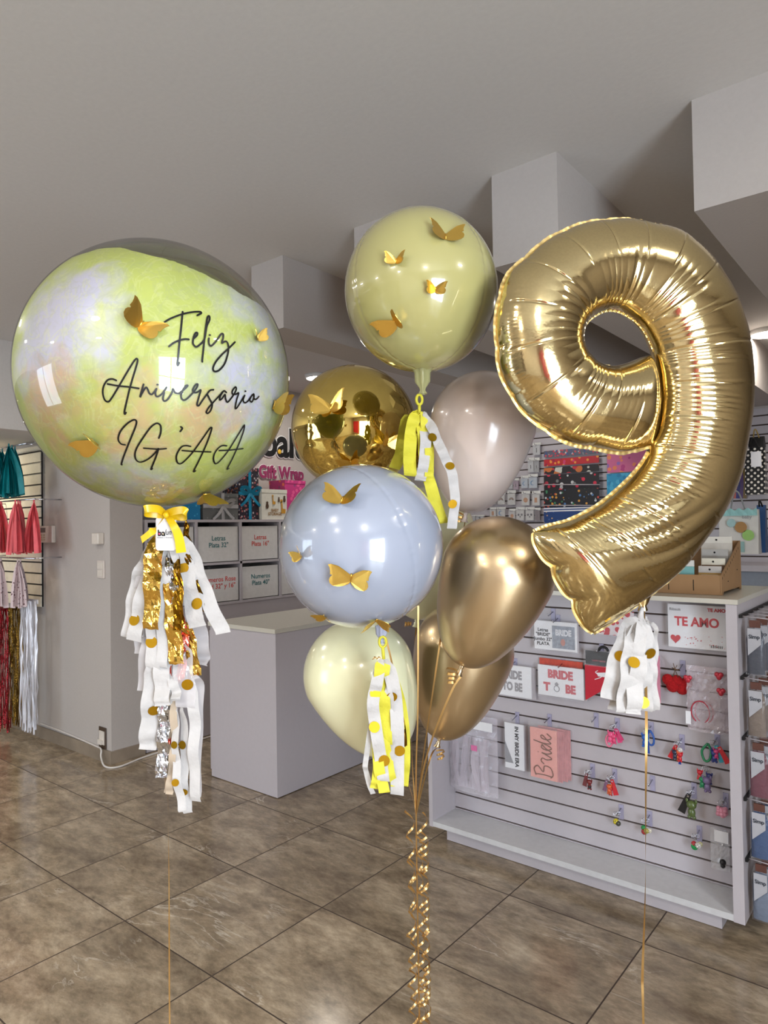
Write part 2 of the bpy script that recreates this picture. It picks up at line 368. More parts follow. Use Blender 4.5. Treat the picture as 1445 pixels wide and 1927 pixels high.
# --- cubby shelves on a closed base
YC0, DP, NC = 2.68, 0.4125, 5
yc = [YC0 + DP * i for i in range(NC + 1)]
zr = [0.975, 1.272, 1.585]
FX = -4.30
t = thing('cubby_shelf', 'white cubby shelf unit with two rows of labelled storage boxes', 'shelf', ((NB + FX) / 2, (yc[0] + yc[-1]) / 2, 0))
m = MB()
m.box((NB + 0.003, yc[0], 1.585), (FX, yc[-1] + 0.02, 1.605)); m.box((NB + 0.003, yc[0], 0.955), (FX, yc[-1] + 0.02, 0.975)); m.box((NB + 0.003, yc[0] + 0.02, 1.262), (FX, yc[-1], 1.280))
for y in yc: m.box((NB + 0.003, y, 0.975), (FX, y + 0.02, 1.585))
obj('shelf_frame', m, mel, t)
obj('back_panel', MB().box((NB + 0.004, yc[0] + 0.02, 0.976), (NB + 0.01, yc[-1], 1.584)), blackm, t)
obj('base_cabinet', MB().box((NB + 0.003, yc[0], 0.004), (FX - 0.006, yc[-1] + 0.02, 0.953)), mel, t)
binm = mat('white_bin_board', (222, 220, 218), 0.5)
tealt = mat('teal_print', (24, 108, 112), 0.6); redt = mat('red_print', (214, 74, 66), 0.6)
labels = {(0, 1): None, (1, 1): (['Letras', 'Plata 32"'], tealt), (2, 1): (['Letras', 'Plata 16"'], redt), (1, 0): (['Numeros Rose', 'Gold 32" y 16"'], redt), (2, 0): (['Numeros', 'Plata 40"'], tealt)}
ctext = {(0, 1): 'unmarked white storage box in the upper row beside the wall corner', (0, 0): 'unmarked white storage box in the lower row beside the wall corner',
         (1, 1): 'white storage box lettered Letras Plata 32 in teal', (2, 1): 'white storage box lettered Letras Plata 16 in red',
         (1, 0): 'white storage box lettered Numeros Rose Gold 32 y 16 in red', (2, 0): 'white storage box lettered Numeros Plata 40 in teal',
         (3, 1): 'blank white storage box in the upper row just behind the grey balloon', (3, 0): 'blank white storage box in the lower row just behind the grey balloon'}
for (c_, r_), lb in ctext.items():
    y0, y1 = yc[c_] + 0.026, yc[c_ + 1] - 0.006; z0 = zr[r_] + (0.002 if r_ == 0 else 0.01); z1 = z0 + (0.255 if r_ == 0 else 0.27)
    b = thing('storage_box', lb, 'storage box', ((NB + FX) / 2, (y0 + y1) / 2, z0), 'white storage boxes in the cubby shelf')
    m = MB(); X1 = FX - 0.012; X0 = NB + 0.03
    m.box((X1 - 0.004, y0, z0), (X1, y1, z1)); m.box((X0, y0, z0), (X0 + 0.004, y1, z1)); m.box((X0, y0, z0), (X1, y0 + 0.004, z1)); m.box((X0, y1 - 0.004, z0), (X1, y1, z1)); m.box((X0, y0, z0), (X1, y1, z0 + 0.004))
    obj('box_body', m, binm, b)
    q = labels.get((c_, r_))
    if q:
        m = MB(); yy = (y0 + y1) / 2
        for i, tx in enumerate(q[0]): m.text(tx, 0.052, faceX((X1 + 0.0012, yy, (z0 + z1) / 2 + 0.045 - i * 0.052)), bold=0.0006)
        obj('lettering', m, q[1], b)

# --- wall lettering
m = MB(); p = onX(525, 845, NB + 0.012)
signg = mat('pink_sign_letter', (150, 52, 98), 0.4); signw = mat('white_sign_backing', (240, 240, 240), 0.4)
def signtext(name, label, word, size, p, mt, bold, shear=0.0, extra=None, sx=1.0):
    t = thing(name, label, 'wall lettering', p)
    m = MB().text(word, size, faceX(Vector(p) + Vector((0.004, 0, 0))), bold=bold * 1.9, ext=0.003, shear=shear, sx=sx); obj('letter_backing', m, signw, t)
    m = MB().text(word, size, faceX(Vector(p) + Vector((0.010, 0, 0))), bold=bold, ext=0.003, shear=shear, sx=sx); obj('letter_face', m, mt, t)
    if extra: extra(t)
pg = onX(529, 891, NB + 0.004)
signtext('wall_lettering', 'pink Gift Wrap lettering with white edge on the wall above the wrapped boxes', 'Gift Wrap', 0.155, pg, signg, 0.006, sx=0.84)
pb = onX(549, 838, NB + 0.004)
def ydot(t):
    c = onX(526, 850, NB + 0.017); m = MB(); lathe(m, [(0.001, 0.006), (0.018, 0.006), (0.022, 0)], c, 20, axis=(1, 0, 0)); obj('yellow_dot', m, mat('yellow_dot_paint', (240, 190, 50), 0.4), t, True)
signtext('wall_lettering', 'black shop name lettering with yellow dot, high on the wall above Gift Wrap', 'balun', 0.37, pb, vinyl, 0.010, extra=ydot, sx=0.9)

# --- wrapped boxes on the cubby shelf
def pattern(name, base, spots, scale, thr=0.32, rough=0.4, metal=0.0, stripes=False):
    m = bpy.data.materials.new(name); m.use_nodes = True; nt = m.node_tree; b = nt.nodes['Principled BSDF']; b.inputs['Roughness'].default_value = rough; b.inputs['Metallic'].default_value = metal
    tc = nt.nodes.new('ShaderNodeTexCoord'); vo = nt.nodes.new('ShaderNodeTexVoronoi'); vo.inputs['Scale'].default_value = scale; nt.links.new(tc.outputs['Object'], vo.inputs['Vector'])
    cr = nt.nodes.new('ShaderNodeValToRGB'); cr.color_ramp.interpolation = 'CONSTANT'; sepc = nt.nodes.new('ShaderNodeSeparateColor'); nt.links.new(vo.outputs['Color'], sepc.inputs[0]); nt.links.new(sepc.outputs[0], cr.inputs[0])
    el = cr.color_ramp.elements; el[0].color = lin(spots[0]); el[0].position = 0; el[1].position = 1.0 / len(spots); el[1].color = lin(spots[1 % len(spots)])
    for i in range(2, len(spots)): x = el.new(i / len(spots)); x.color = lin(spots[i])
    lt = nt.nodes.new('ShaderNodeMath'); lt.operation = 'LESS_THAN'; lt.inputs[1].default_value = thr; nt.links.new(vo.outputs['Distance'], lt.inputs[0])
    mx = nt.nodes.new('ShaderNodeMix'); mx.data_type = 'RGBA'; nt.links.new(lt.outputs[0], mx.inputs[0]); mx.inputs[6].default_value = lin(base); nt.links.new(cr.outputs[0], mx.inputs[7]); nt.links.new(mx.outputs[2], b.inputs['Base Color'])
    return m
ST = 1.6055
def shelfbox(px0, px1, ptop, X1, dep, m_, label, ribbon=None, name='wrapped_gift_box'):
    a = onX(px0, 975, X1); b_ = onX(px1, 975, X1); tz = onX((px0 + px1) / 2, ptop, X1).z
    t = thing(name, label, 'gift box', (X1 - dep / 2, (a.y + b_.y) / 2, ST), 'gift boxes on the cubby shelf')
    z0 = ST
    obj('box_body', MB().box((X1 - dep, a.y, z0), (X1, b_.y, tz - 0.03)), m_, t)
    obj('box_lid', MB().box((X1 - dep - 0.002, a.y - 0.002, tz - 0.03), (X1 + 0.003, b_.y + 0.002, tz)), m_, t)
    if ribbon:
        ym = (a.y * 0.45 + b_.y * 0.55); zc = z0 + (tz - z0) * 0.5; w = 0.014
        m = MB(); m.box((X1 + 0.003, ym - w, z0), (X1 + 0.006, ym + w, tz + 0.002)); m.box((X1 + 0.003, a.y, zc - w), (X1 + 0.0055, b_.y, zc + w)); m.box((X1 - dep, ym - w, tz), (X1 + 0.006, ym + w, tz + 0.003))
        obj('ribbon', m, ribbon, t)
        m = MB()
        for s in (-1, 1):
            pts = crom([(X1 + 0.008, ym, zc), (X1 + 0.03, ym + s * 0.05, zc + 0.045), (X1 + 0.02, ym + s * 0.10, zc + 0.04), (X1 + 0.015, ym + s * 0.06, zc + 0.005), (X1 + 0.008, ym, zc)], 6)
            m.ribbon(pts, 0.03, (0.4, 0, 1)); m.ribbon(crom([(X1 + 0.01, ym, zc), (X1 + 0.016, ym + s * 0.05, zc - 0.06), (X1 + 0.013, ym + s * 0.10, zc - 0.10)], 6), 0.024, (0, 1, 0.3))
        obj('bow', m, ribbon, t, True)
    return t, a, b_, tz
bluep = pattern('blue_lace_paper', (20, 120, 170), [(60, 160, 200), (110, 190, 215)], 26, 0.25)
silp = pattern('silver_script_paper', (120, 122, 120), [(176, 178, 176), (150, 152, 150)], 30, 0.25, 0.3, 0.4)
navyp = pattern('navy_confetti_paper', (42, 34, 48), [(190, 110, 110), (200, 190, 190), (150, 90, 60), (90, 110, 140)], 42, 0.35)
pinkp = pattern('pink_floral_paper', (198, 58, 128), [(232, 90, 150), (150, 70, 120), (240, 120, 90)], 22, 0.35)
turq = mat('turquoise_ribbon', (18, 140, 180), 0.35); silr = mat('silver_ribbon', (205, 205, 205), 0.25, metal=0.5)
shelfbox(330, 377, 920, -4.36, 0.25, bluep, 'blue patterned gift box beside the yellow bow', None)
shelfbox(382, 448, 928, -4.36, 0.25, silp, 'grey patterned gift box with a silver ribbon bow', silr)
shelfbox(449, 487, 880, -4.37, 0.2, navyp, 'tall dark speckled gift box with a turquoise ribbon bow', turq)
t, a, b_, tz = shelfbox(493, 540, 921, -4.34, 0.16, mat('white_nursery_box', (228, 226, 214), 0.4), 'white storage box printed with small giraffes and monkeys', None, 'printed_storage_box')
m = MB(); yc_ = (a.y + b_.y) / 2; zc = ST; X = -4.3358
m.text('BABY', 0.034, faceX((X, yc_ + 0.0, zc + 0.075)), bold=0.001); m.text('STORAGE', 0.034, faceX((X, yc_ + 0.0, zc + 0.045)), bold=0.001)
obj('lettering', m, mat('brown_print', (150, 110, 60), 0.6), t)
def critter(m, y, z, s, giraffe):
    if giraffe:
        m.poly([(X, y - 0.02 * s, z), (X, y + 0.02 * s, z), (X, y + 0.022 * s, z + 0.03 * s), (X, y - 0.004 * s, z + 0.034 * s), (X, y - 0.008 * s, z + 0.085 * s), (X, y - 0.02 * s, z + 0.085 * s), (X, y - 0.018 * s, z + 0.03 * s)])
        m.disc((X, y - 0.016 * s, z + 0.088 * s), (1, 0, 0), 0.012 * s, n=10)
    else:
        m.disc((X, y, z), (1, 0, 0), 0.016 * s, n=12, rz=(0, 1, 0), e=1.4); m.disc((X, y, z + 0.028 * s), (1, 0, 0), 0.012 * s, n=12)
for q in ((b_.y - 0.045, ST + 0.05, 1.2), (yc_ - 0.01, ST + 0.125, 0.8)): m = MB(); critter(m, q[0], q[1], q[2], True); obj('giraffe_print', m, mat('ochre_print', (206, 150, 50), 0.6), t)
for q in ((a.y + 0.055, ST + 0.11, 1), (yc_ + 0.045, ST + 0.16, 0.7), (b_.y - 0.03, ST + 0.165, 0.9)): m = MB(); critter(m, q[0], q[1], q[2], False); obj('monkey_print', m, mat('dark_brown_print', (84, 62, 44), 0.6), t)
shelfbox(537, 575, 904, -4.40, 0.2, pinkp, 'pink floral gift box half behind the grey balloon')

# --- fittings on the left wall
def wallbox(name, label, cat, px0, py0, px1, py1, th, m_, extra=None):
    a = onY(px0, py1, NY); b_ = onY(px1, py0, NY)
    t = thing(name, label, cat, ((a.x + b_.x) / 2, NY, a.z))
    bm_ = MB().box((a.x, NY - th, a.z), (b_.x, NY - 0.0005, b_.z)); o = obj('housing', bm_, m_, t)
    md = o.modifiers.new('b', 'BEVEL'); md.width = min(0.006, th * 0.4); md.segments = 2
    if extra: extra(t, a, b_)
offw = mat('off_white_plastic', (224, 216, 206), 0.4)
def ex_t(t, a, b_):
    w = b_.x - a.x; h = b_.z - a.z
    obj('display_screen', MB().box((a.x + w * 0.2, NY - 0.0315, a.z + h * 0.6), (a.x + w * 0.55, NY - 0.030, a.z + h * 0.88)), mat('dark_screen', (90, 60, 56), 0.2), t)
    m = MB()
    for i in range(3):
        for j in range(2): m.box((a.x + w * (0.2 + 0.2 * j), NY - 0.032, a.z + h * (0.12 + 0.14 * i)), (a.x + w * (0.34 + 0.2 * j), NY - 0.030, a.z + h * (0.22 + 0.14 * i)))
    obj('button_pad', m, mat('beige_buttons', (196, 184, 160), 0.5), t)
wallbox('alarm_keypad', 'white alarm keypad on the wall beside the tassel rack', 'keypad', 79, 989, 105, 1021, 0.03, offw, ex_t)
def ex_d(t, a, b_):
    obj('mounting_clip', MB().box((a.x - 0.02, NY - 0.015, a.z + 0.02), (a.x + 0.01, NY - 0.001, b_.z - 0.03)), offw, t)
wallbox('motion_sensor', 'small white motion sensor on the wall near the corner', 'sensor', 184, 1003, 196, 1024, 0.045, offw, ex_d)
def ex_s(t, a, b_):
    h = b_.z - a.z; m = MB()
    for i in range(2): m.box((a.x + 0.012, NY - 0.014, a.z + h * (0.12 + 0.42 * i)), (b_.x - 0.012, NY - 0.009, a.z + h * (0.46 + 0.42 * i)))
    obj('rocker', m, offw, t)
wallbox('light_switch', 'white light switch on the wall below the motion sensor', 'switch', 185, 1055, 198, 1088, 0.009, mat('switch_plate', (214, 204, 196), 0.35), ex_s)
def ex_o(t, a, b_):
    obj('socket_insert', MB().box((a.x + 0.014, NY - 0.014, a.z + 0.025), (b_.x - 0.014, NY - 0.009, b_.z - 0.025)), offw, t)
    obj('plug', MB().box((a.x + 0.022, NY - 0.03, a.z + 0.03), (b_.x - 0.022, NY - 0.014, a.z + 0.06)), offw, t)
wallbox('wall_outlet', 'brown framed wall outlet low on the wall near the corner', 'outlet', 188, 1370, 201, 1405, 0.009, mat('bronze_plate', (72, 56, 44), 0.3), ex_o)
cm = mat('white_cable', (216, 210, 204), 0.4)
pts = [onY(75, 1361, NY - 0.008), onY(120, 1378, NY - 0.008), onY(178, 1403, NY - 0.008), onY(190, 1410, NY - 0.025), Vector((-4.36, 2.38, 0.045)), Vector((-4.27, 2.36, 0.008)), Vector((-4.2, 2.42, 0.006)), Vector((-4.24, 2.62, 0.006)), Vector((-4.25, 2.9, 0.006)), Vector((-4.26, 3.3, 0.006))]
tag(obj('power_cable', MB().tube(crom(pts, 8), 0.006, 8), cm, None, True), 'white power cable running along the skirting and round the corner', 'cable')

# --- tassel rack on the slat panel
def rack_rod(px0, px1, py, y0, label):
    a = onY(px0, py, y0); b_ = onY(px1, py, y0)
    t = thing('hanging_rod', label, 'rod', (b_.x, NY - 0.02, a.z))
    obj('rail', MB().tube([(a.x - 0.3, y0, a.z), (b_.x, y0, a.z)], 0.006, 8), chromeg, t, True)
    m = MB()
    for x in (b_.x - 0.03, a.x - 0.2): m.tube([(x, y0, a.z), (x, NY - 0.02, a.z)], 0.005, 8)
    obj('bracket', m, chromeg, t, True); return a.z
teal = mat('teal_tissue', (10, 132, 140), 0.4, bump=0.3, bscale=20, mott=0.25); coral = mat('coral_pink_tissue', (240, 104, 112), 0.55, bump=0.3, bscale=20, mott=0.15)
dotted = pattern('dotted_tulle', (214, 196, 198), [(96, 56, 70), (110, 60, 76)], 40, 0.22, 0.6)
redfoil = mat('red_metallic_fringe', (150, 42, 48), 0.25, metal=0.9, bump=0.8, bscale=80, mott=0.5)
dgold = mat('dark_gold_metallic_fringe', (120, 92, 40), 0.2, metal=1.0, bump=0.8, bscale=80, mott=0.6); wfr = mat('white_foil_fringe', (226, 226, 234), 0.3, metal=0.2)
def tassels(xs, y, ztop, zbot, m_, label, grp, w=0.05, flare=1.0, nstr=14, name='paper_tassel'):
    for i, x in enumerate(xs):
        t = thing(name, label[i % len(label)] if isinstance(label, list) else label, 'tassel', (x, y, ztop), grp)
        yy = y - 0.05 * (i % 3)
        obj('loop', MB().tube([(x + 0.008 * math.cos(q), yy, ztop + 0.004 + 0.010 * math.sin(q)) for q in [k * math.pi / 5 for k in range(10)]], 0.003, 6, closed=True), m_, t, True)
        for k in range(nstr):
            u = (k + 0.5) / nstr * 2 - 1; dx = u * w * flare + random.uniform(-.01, .01); dy = random.uniform(-0.035, 0.03)
            zb = zbot + random.uniform(0, 0.03)
            p = crom([(x, yy, ztop), (x + dx * 0.35, yy + dy * 0.5, ztop - (ztop - zb) * 0.25), (x + dx * 0.9, yy + dy, ztop - (ztop - zb) * 0.6), (x + dx * 1.15, yy + dy * 1.2, zb)], 5)
            ws = [0.006 + 0.034 * min(1, j / 5) for j in range(len(p))]
            obj('strip', MB().ribbon(p, ws, (math.cos(random.uniform(-.8, .8)), math.sin(random.uniform(-.8, .8)), 0)), m_, t, True)
za = rack_rod(-20, 50, 848, 2.22, 'chrome rod carrying the teal tassels')
xs = [onY(px, 848, 2.22).x for px in (4, 12, 20, 28, 36, 44)]
lab = ['teal tissue tassel on the top rod, %s from the slat panel edge' % w for w in ('sixth', 'fifth', 'fourth', 'third', 'second', 'first')]
tassels(xs, 2.22, za - 0.02, onY(20, 938, 2.22).z, teal, lab, 'teal tassels on the top rod', 0.11)
za = rack_rod(-20, 66, 946, 2.2, 'chrome rod carrying the pink tassels')
xs = [onY(px, 948, 2.2).x for px in (3, 16, 28, 38, 48, 57, 64)]
lab = ['coral pink tissue tassel on the middle rod, %s from the slat panel edge' % w for w in ('seventh', 'sixth', 'fifth', 'fourth', 'third', 'second', 'first')]
tassels(xs, 2.2, za - 0.02, onY(20, 1042, 2.2).z, coral, lab, 'pink tassels on the middle rod', 0.075)
za = rack_rod(-20, 66, 1048, 2.2, 'chrome rod carrying the dotted white tassels')
xs = [onY(px, 1050, 2.2).x for px in (2, 14, 26, 38, 47)]
lab = ['white tassel with dark dots on the low rod, %s from the slat panel edge' % w for w in ('fifth', 'fourth', 'third', 'second', 'first')]
tassels(xs, 2.2, za - 0.02, onY(20, 1140, 2.2).z, dotted, lab, 'dotted tassels on the low rod', 0.085)
def fringe(px0, px1, pt, pb, y, m_, label, n):
    a = onY(px0, pt, y); b_ = onY(px1, pt, y); zb = max(onY(px0, pb, y).z, 0.02)
    t = thing('fringe_curtain', label, 'fringe curtain', ((a.x + b_.x) / 2, y, zb), 'foil fringe curtains on the slat panel')
    obj('header_tape', MB().box((a.x, y - 0.004, a.z - 0.02), (b_.x, y + 0.004, a.z + 0.01)), m_, t)
    m = MB()
    for k in range(n):
        x = a.x + (b_.x - a.x) * (k + 0.5) / n; z1 = zb + random.uniform(0, 0.08)
        ph = random.random() * 6; pts = []; sd = []
        for j in range(15):
            f = j / 14; pts.append((x + 0.003 * math.sin(ph + f * 5), y + random.uniform(-0.005, 0.005) - 0.015 * (k % 3), a.z - (a.z - z1) * f)); q = ph + f * 2 + random.uniform(-.4, .4); sd.append((math.cos(q), math.sin(q), 0))
        m.ribbon(pts, 0.010, sd)
    obj('fringe_strands', m, m_, t)['kind'] = 'stuff'
fringe(-12, 22, 1142, 1368, 2.28, redfoil, 'red metallic fringe curtain at the left edge below the dotted tassels', 30)
fringe(22, 43, 1142, 1362, 2.27, dgold, 'black and gold metallic fringe curtain between the red and the white one', 22)
fringe(43, 71, 1128, 1374, 2.25, wfr, 'white shiny fringe curtain nearest the bare wall', 26)

# --- back wall stock
BW = YB - 0.05
packm = mat('clear_pack_film', (216, 218, 222), 0.15, alpha=0.14); headm = mat('pack_header_card', (220, 220, 216), 0.4)
Z3 = 0.12457
def smallpack(z, colr, desc, motif):
    px0, py0, px1, py1 = 860 + z[0] * Z3, 820 + z[1] * Z3, 860 + z[2] * Z3, 820 + z[3] * Z3
    a = onY(px0, py1, BW); b_ = onY(px1, py0, BW); h = b_.z - a.z; w = b_.x - a.x; y = BW - 0.02
    t = thing('craft_pack', desc, 'craft pack', ((a.x + b_.x) / 2, y, a.z), 'small hanging packs on the back wall')
    obj('header_card', MB().box((a.x, y - 0.003, b_.z - h * 0.2), (b_.x, y + 0.003, b_.z)), headm, t)
    obj('card', MB().box((a.x + w * 0.08, y - 0.012, a.z + h * 0.03), (b_.x - w * 0.08, y + 0.002, b_.z - h * 0.24)), mat('card_%d_%d_%d' % colr, colr, 0.5), t)
    m = MB(); c = Vector(((a.x + b_.x) / 2, y - 0.0125, a.z + h * 0.38)); motif(m, c, w * 0.26); obj('charm', m, [mat('charm_a', (60, 56, 60), 0.4), mat('charm_b', (196, 130, 60), 0.4), mat('charm_c', (110, 150, 190), 0.4), mat('charm_d', (230, 228, 224), 0.4)], t)
    obj('plastic_sleeve', MB().box((a.x, y - 0.02, a.z), (b_.x, y - 0.018, b_.z - h * 0.18)), packm, t)
    obj('hook', MB().tube([((a.x + b_.x) / 2, YB - 0.01, b_.z - 0.02), ((a.x + b_.x) / 2, y - 0.05, b_.z - 0.025), ((a.x + b_.x) / 2, y - 0.06, b_.z - 0.01)], 0.003, 6), chromeg, t, True)
def mo_rainbow(m, c, s):
    for k in range(3): m.tube([c + Vector((math.cos(q) * s * (1 - 0.25 * k), 0, math.sin(q) * s * (1 - 0.25 * k) - s * 0.3)) for q in [j * math.pi / 8 for j in range(9)]], s * 0.11, 5, (0, 1, 0)[k])
def mo_moon(m, c, s): m.tube([c + Vector((math.cos(q) * s * 0.8, 0, math.sin(q) * s * 0.8)) for q in [1 + j * 4.2 / 10 for j in range(11)]], [s * 0.06 + s * 0.2 * math.sin(math.pi * j / 10) for j in range(11)], 6, 2)
def mo_round(m, c, s): m.disc(c, (0, -1, 0), s, 1, 16)
def mo_sq(m, c, s): m.box(c - Vector((s * .6, 0.002, s)), c + Vector((s * .6, 0, s)), 1)
def mo_dots(m, c, s): m.disc(c + Vector((-s * .7, 0, s * .3)), (0, -1, 0), s * .45, 0); m.disc(c + Vector((s * .7, 0, s * .3)), (0, -1, 0), s * .45, 0); m.disc(c + Vector((0, 0, -s * .5)), (0, -1, 0), s * .3, 0)
def mo_line(m, c, s): m.box(c - Vector((s * .2, 0.002, s)), c + Vector((s * .2, 0, s)), 0)
gry = (196, 196, 198); lbl = (188, 198, 210); prp = (168, 140, 160); wht = (212, 210, 206)
for z, cl, ds, mo in [((1165, 100, 1280, 300), gry, 'small silvery craft pack, topmost beside the blush balloon edge', mo_line), ((1090, 330, 1180, 560), gry, 'clear craft pack in the second row, left of its pair', mo_line),
        ((1185, 330, 1262, 560), (150, 150, 152), 'darker clear craft pack in the second row, against the gift wrap', mo_line),
        ((985, 600, 1092, 800), lbl, 'craft pack with a pale blue moon, left of two', mo_moon), ((1097, 575, 1235, 800), lbl, 'craft pack with a pale blue moon, right of two', mo_moon),
        ((870, 640, 950, 820), prp, 'mauve craft pack in the moon row by the balloon edge', mo_line), ((775, 660, 862, 810), gry, 'grey craft pack in the moon row, touching the balloon edge', mo_line),
        ((630, 845, 745, 1045), wht, 'craft pack with a small rainbow and dark border, left one', mo_rainbow), ((780, 820, 905, 1050), wht, 'craft pack with a small rainbow, right one', mo_rainbow),
        ((995, 830, 1120, 1060), wht, 'craft pack with a small orange round charm', mo_round), ((1150, 830, 1275, 1060), wht, 'craft pack with a yellow upright charm', mo_sq),
        ((480, 900, 605, 1045), wht, 'craft pack with a dark charm half behind the blush balloon', mo_dots), ((910, 1075, 1040, 1285), wht, 'bottom row craft pack with two black dots, left one', mo_dots),
        ((1052, 1075, 1185, 1285), wht, 'bottom row craft pack with two black dots, right one', mo_dots), ((1195, 1085, 1275, 1285), (110, 90, 92), 'dark craft pack at the end of the bottom row', mo_line),
        ((515, 1080, 612, 1230), wht, 'bottom row craft pack with dark stripes above the gold balloon', mo_sq), ((622, 1075, 750, 1225), wht, 'bottom row craft pack with a blue charm above the gold balloon', mo_moon),
        ((805, 1100, 900, 1280), wht, 'pale bottom row craft pack with a faint orange charm', mo_round), ((190, 1195, 300, 1300), gry, 'grey craft pack beside the dark gold coil, left one', mo_line), ((310, 1195, 430, 1300), gry, 'grey craft pack beside the dark gold coil, right one', mo_line)]:
    smallpack(z, cl, ds, mo)
heartp = pattern('black_heart_paper', (28, 20, 26), [(214, 40, 70), (200, 200, 200), (120, 120, 120), (170, 40, 60)], 17, 0.32)
dotp = pattern('black_dot_paper', (22, 20, 24), [(210, 150, 60), (200, 206, 210), (80, 120, 170), (60, 130, 90), (210, 80, 60)], 26, 0.30)
redp = pattern('red_dot_paper', (186, 28, 40), [(230, 150, 60), (200, 60, 110), (150, 20, 60)], 24, 0.32)
mulp = pattern('small_multi_dot_paper', (90, 92, 110), [(200, 80, 90), (60, 80, 140), (200, 200, 200), (200, 60, 80)], 46, 0.45)
tagp = pattern('black_patch_paper', (30, 22, 26), [(200, 110, 50), (200, 200, 190), (190, 40, 60), (120, 30, 40)], 13, 0.5)
for py0, py1, pm, ds, dy in ((840, 861, mulp, 'top sheet of gift wrap with tiny coloured dots', 0.0), (857, 878, redp, 'red gift wrap sheet with gold dots', 0.006), (874, 893, tagp, 'dark gift wrap sheet with orange and white patches', 0.012),
                     (888, 923, heartp, 'black gift wrap sheet printed with hearts', 0.02), (918, 956, dotp, 'black gift wrap sheet with coloured dots', 0.028)):
    a = onY(1024, py1, BW - dy); b_ = onY(1127, py0, BW - dy)
    tag(obj('gift_wrap_sheet', MB().box((a.x, BW - dy - 0.004, a.z), (b_.x, BW - dy, b_.z)), pm), ds + ' on the back wall rack', 'gift wrap', 'gift wrap sheets on the back wall')
a = onY(1024, 986, BW - 0.034); b_ = onY(1127, 952, BW - 0.034)
t = thing('gift_wrap_sheet', 'blue gift wrap sheet with white stripes at the bottom of the rack', 'gift wrap', ((a.x + b_.x) / 2, BW - 0.034, a.z), 'gift wrap sheets on the back wall')
obj('sheet', MB().box((a.x, BW - 0.038, a.z), (b_.x, BW - 0.034, b_.z)), pattern('blue_speckled_paper', (22, 60, 120), [(60, 100, 160), (180, 150, 120)], 22, 0.18), t)
m = MB(); hz = b_.z - a.z
for f in (0.93, 0.78): m.box((a.x, BW - 0.0395, a.z + hz * f - 0.006), (b_.x, BW - 0.038, a.z + hz * f + 0.006))
obj('white_stripe', m, whitecard, t)
for py0, py1, pm, ds in ((845, 890, pattern('pink_party_paper', (214, 104, 150), [(240, 140, 90), (190, 60, 130), (150, 110, 190)], 18, 0.35), 'pink party gift wrap sheet half behind the number nine'), (886, 945, pattern('sky_blue_paper', (40, 150, 196), [(70, 176, 214), (30, 130, 180)], 20, 0.4), 'sky blue gift wrap sheet half behind the number nine')):
    a = onY(1143, py1, BW); b_ = onY(1240, py0, BW)
    tag(obj('gift_wrap_sheet', MB().box((a.x, BW - 0.005, a.z), (b_.x, BW, b_.z)), pm), ds, 'gift wrap', 'gift wrap sheets on the back wall')
m = MB()
for py in (912, 951):
    a = onY(1020, py, BW - 0.05); b_ = onY(1129, py, BW - 0.05); m.tube([(a.x, BW - 0.05, a.z), (b_.x, BW - 0.05, b_.z)], 0.005, 6)
tag(obj('wire_rail', m, mel, None, True), 'thin white wire rails across the black gift wrap sheets', 'rail')
a = onY(890, 1008, 6.0); b_ = onY(1140, 1008, 6.0); zc = onY(1010, 985, 6.0).z
tag(obj('storage_cabinet', MB().box((a.x - 0.1, 5.98, 0.005), (b_.x, YB - 0.025, zc)), mel), 'long white cabinet below the craft packs on the back wall', 'cabinet')
a = onY(1250, 1082, 5.75); b_ = onY(1500, 1066, 5.75)
t = thing('storage_shelf', 'white wall shelf and grey panel behind the cardboard card rack', 'shelf', ((a.x + b_.x) / 2, 6.0, 0.005))
obj('shelf_board', MB().box((a.x, 5.75, b_.z - 0.045), (b_.x, YB - 0.02, b_.z)), mel, t)
obj('lower_panel', MB().box((a.x, 5.8, 0.005), (b_.x, 5.83, b_.z - 0.05)), mat('grey_blue_panel', (150, 158, 170), 0.5), t)
# paper bags at the right
def bag(px0, py0, px1, py1, y, dep, m_, label, handle, grp, extra=None, cat='gift bag'):
    a = onY(px0, py1, y); b_ = onY(px1, py0, y)
    t = thing('gift_bag', label, cat, ((a.x + b_.x) / 2, y, a.z), grp)
    w = b_.x - a.x
    m = MB().hexa([(a.x, y, a.z), (b_.x, y, a.z), (b_.x, y + dep, a.z), (a.x, y + dep, a.z), (a.x, y + dep * 0.3, b_.z), (b_.x, y + dep * 0.3, b_.z), (b_.x, y + dep * 0.6, b_.z), (a.x, y + dep * 0.6, b_.z)])
    obj('bag_body', m, m_, t)
    obj('handle', MB().tube(crom([(a.x + w * 0.3, y + dep * .3, b_.z - 0.01), (a.x + w * 0.42, y, b_.z + w * 0.45), (a.x + w * 0.55, y, b_.z + w * 0.45), (a.x + w * 0.68, y + dep * .3, b_.z - 0.01)], 6), 0.005, 6), handle, t, True)
    if extra: extra(t, a, b_)
polka = bpy.data.materials.new('black_polka_dot_paper'); polka.use_nodes = True
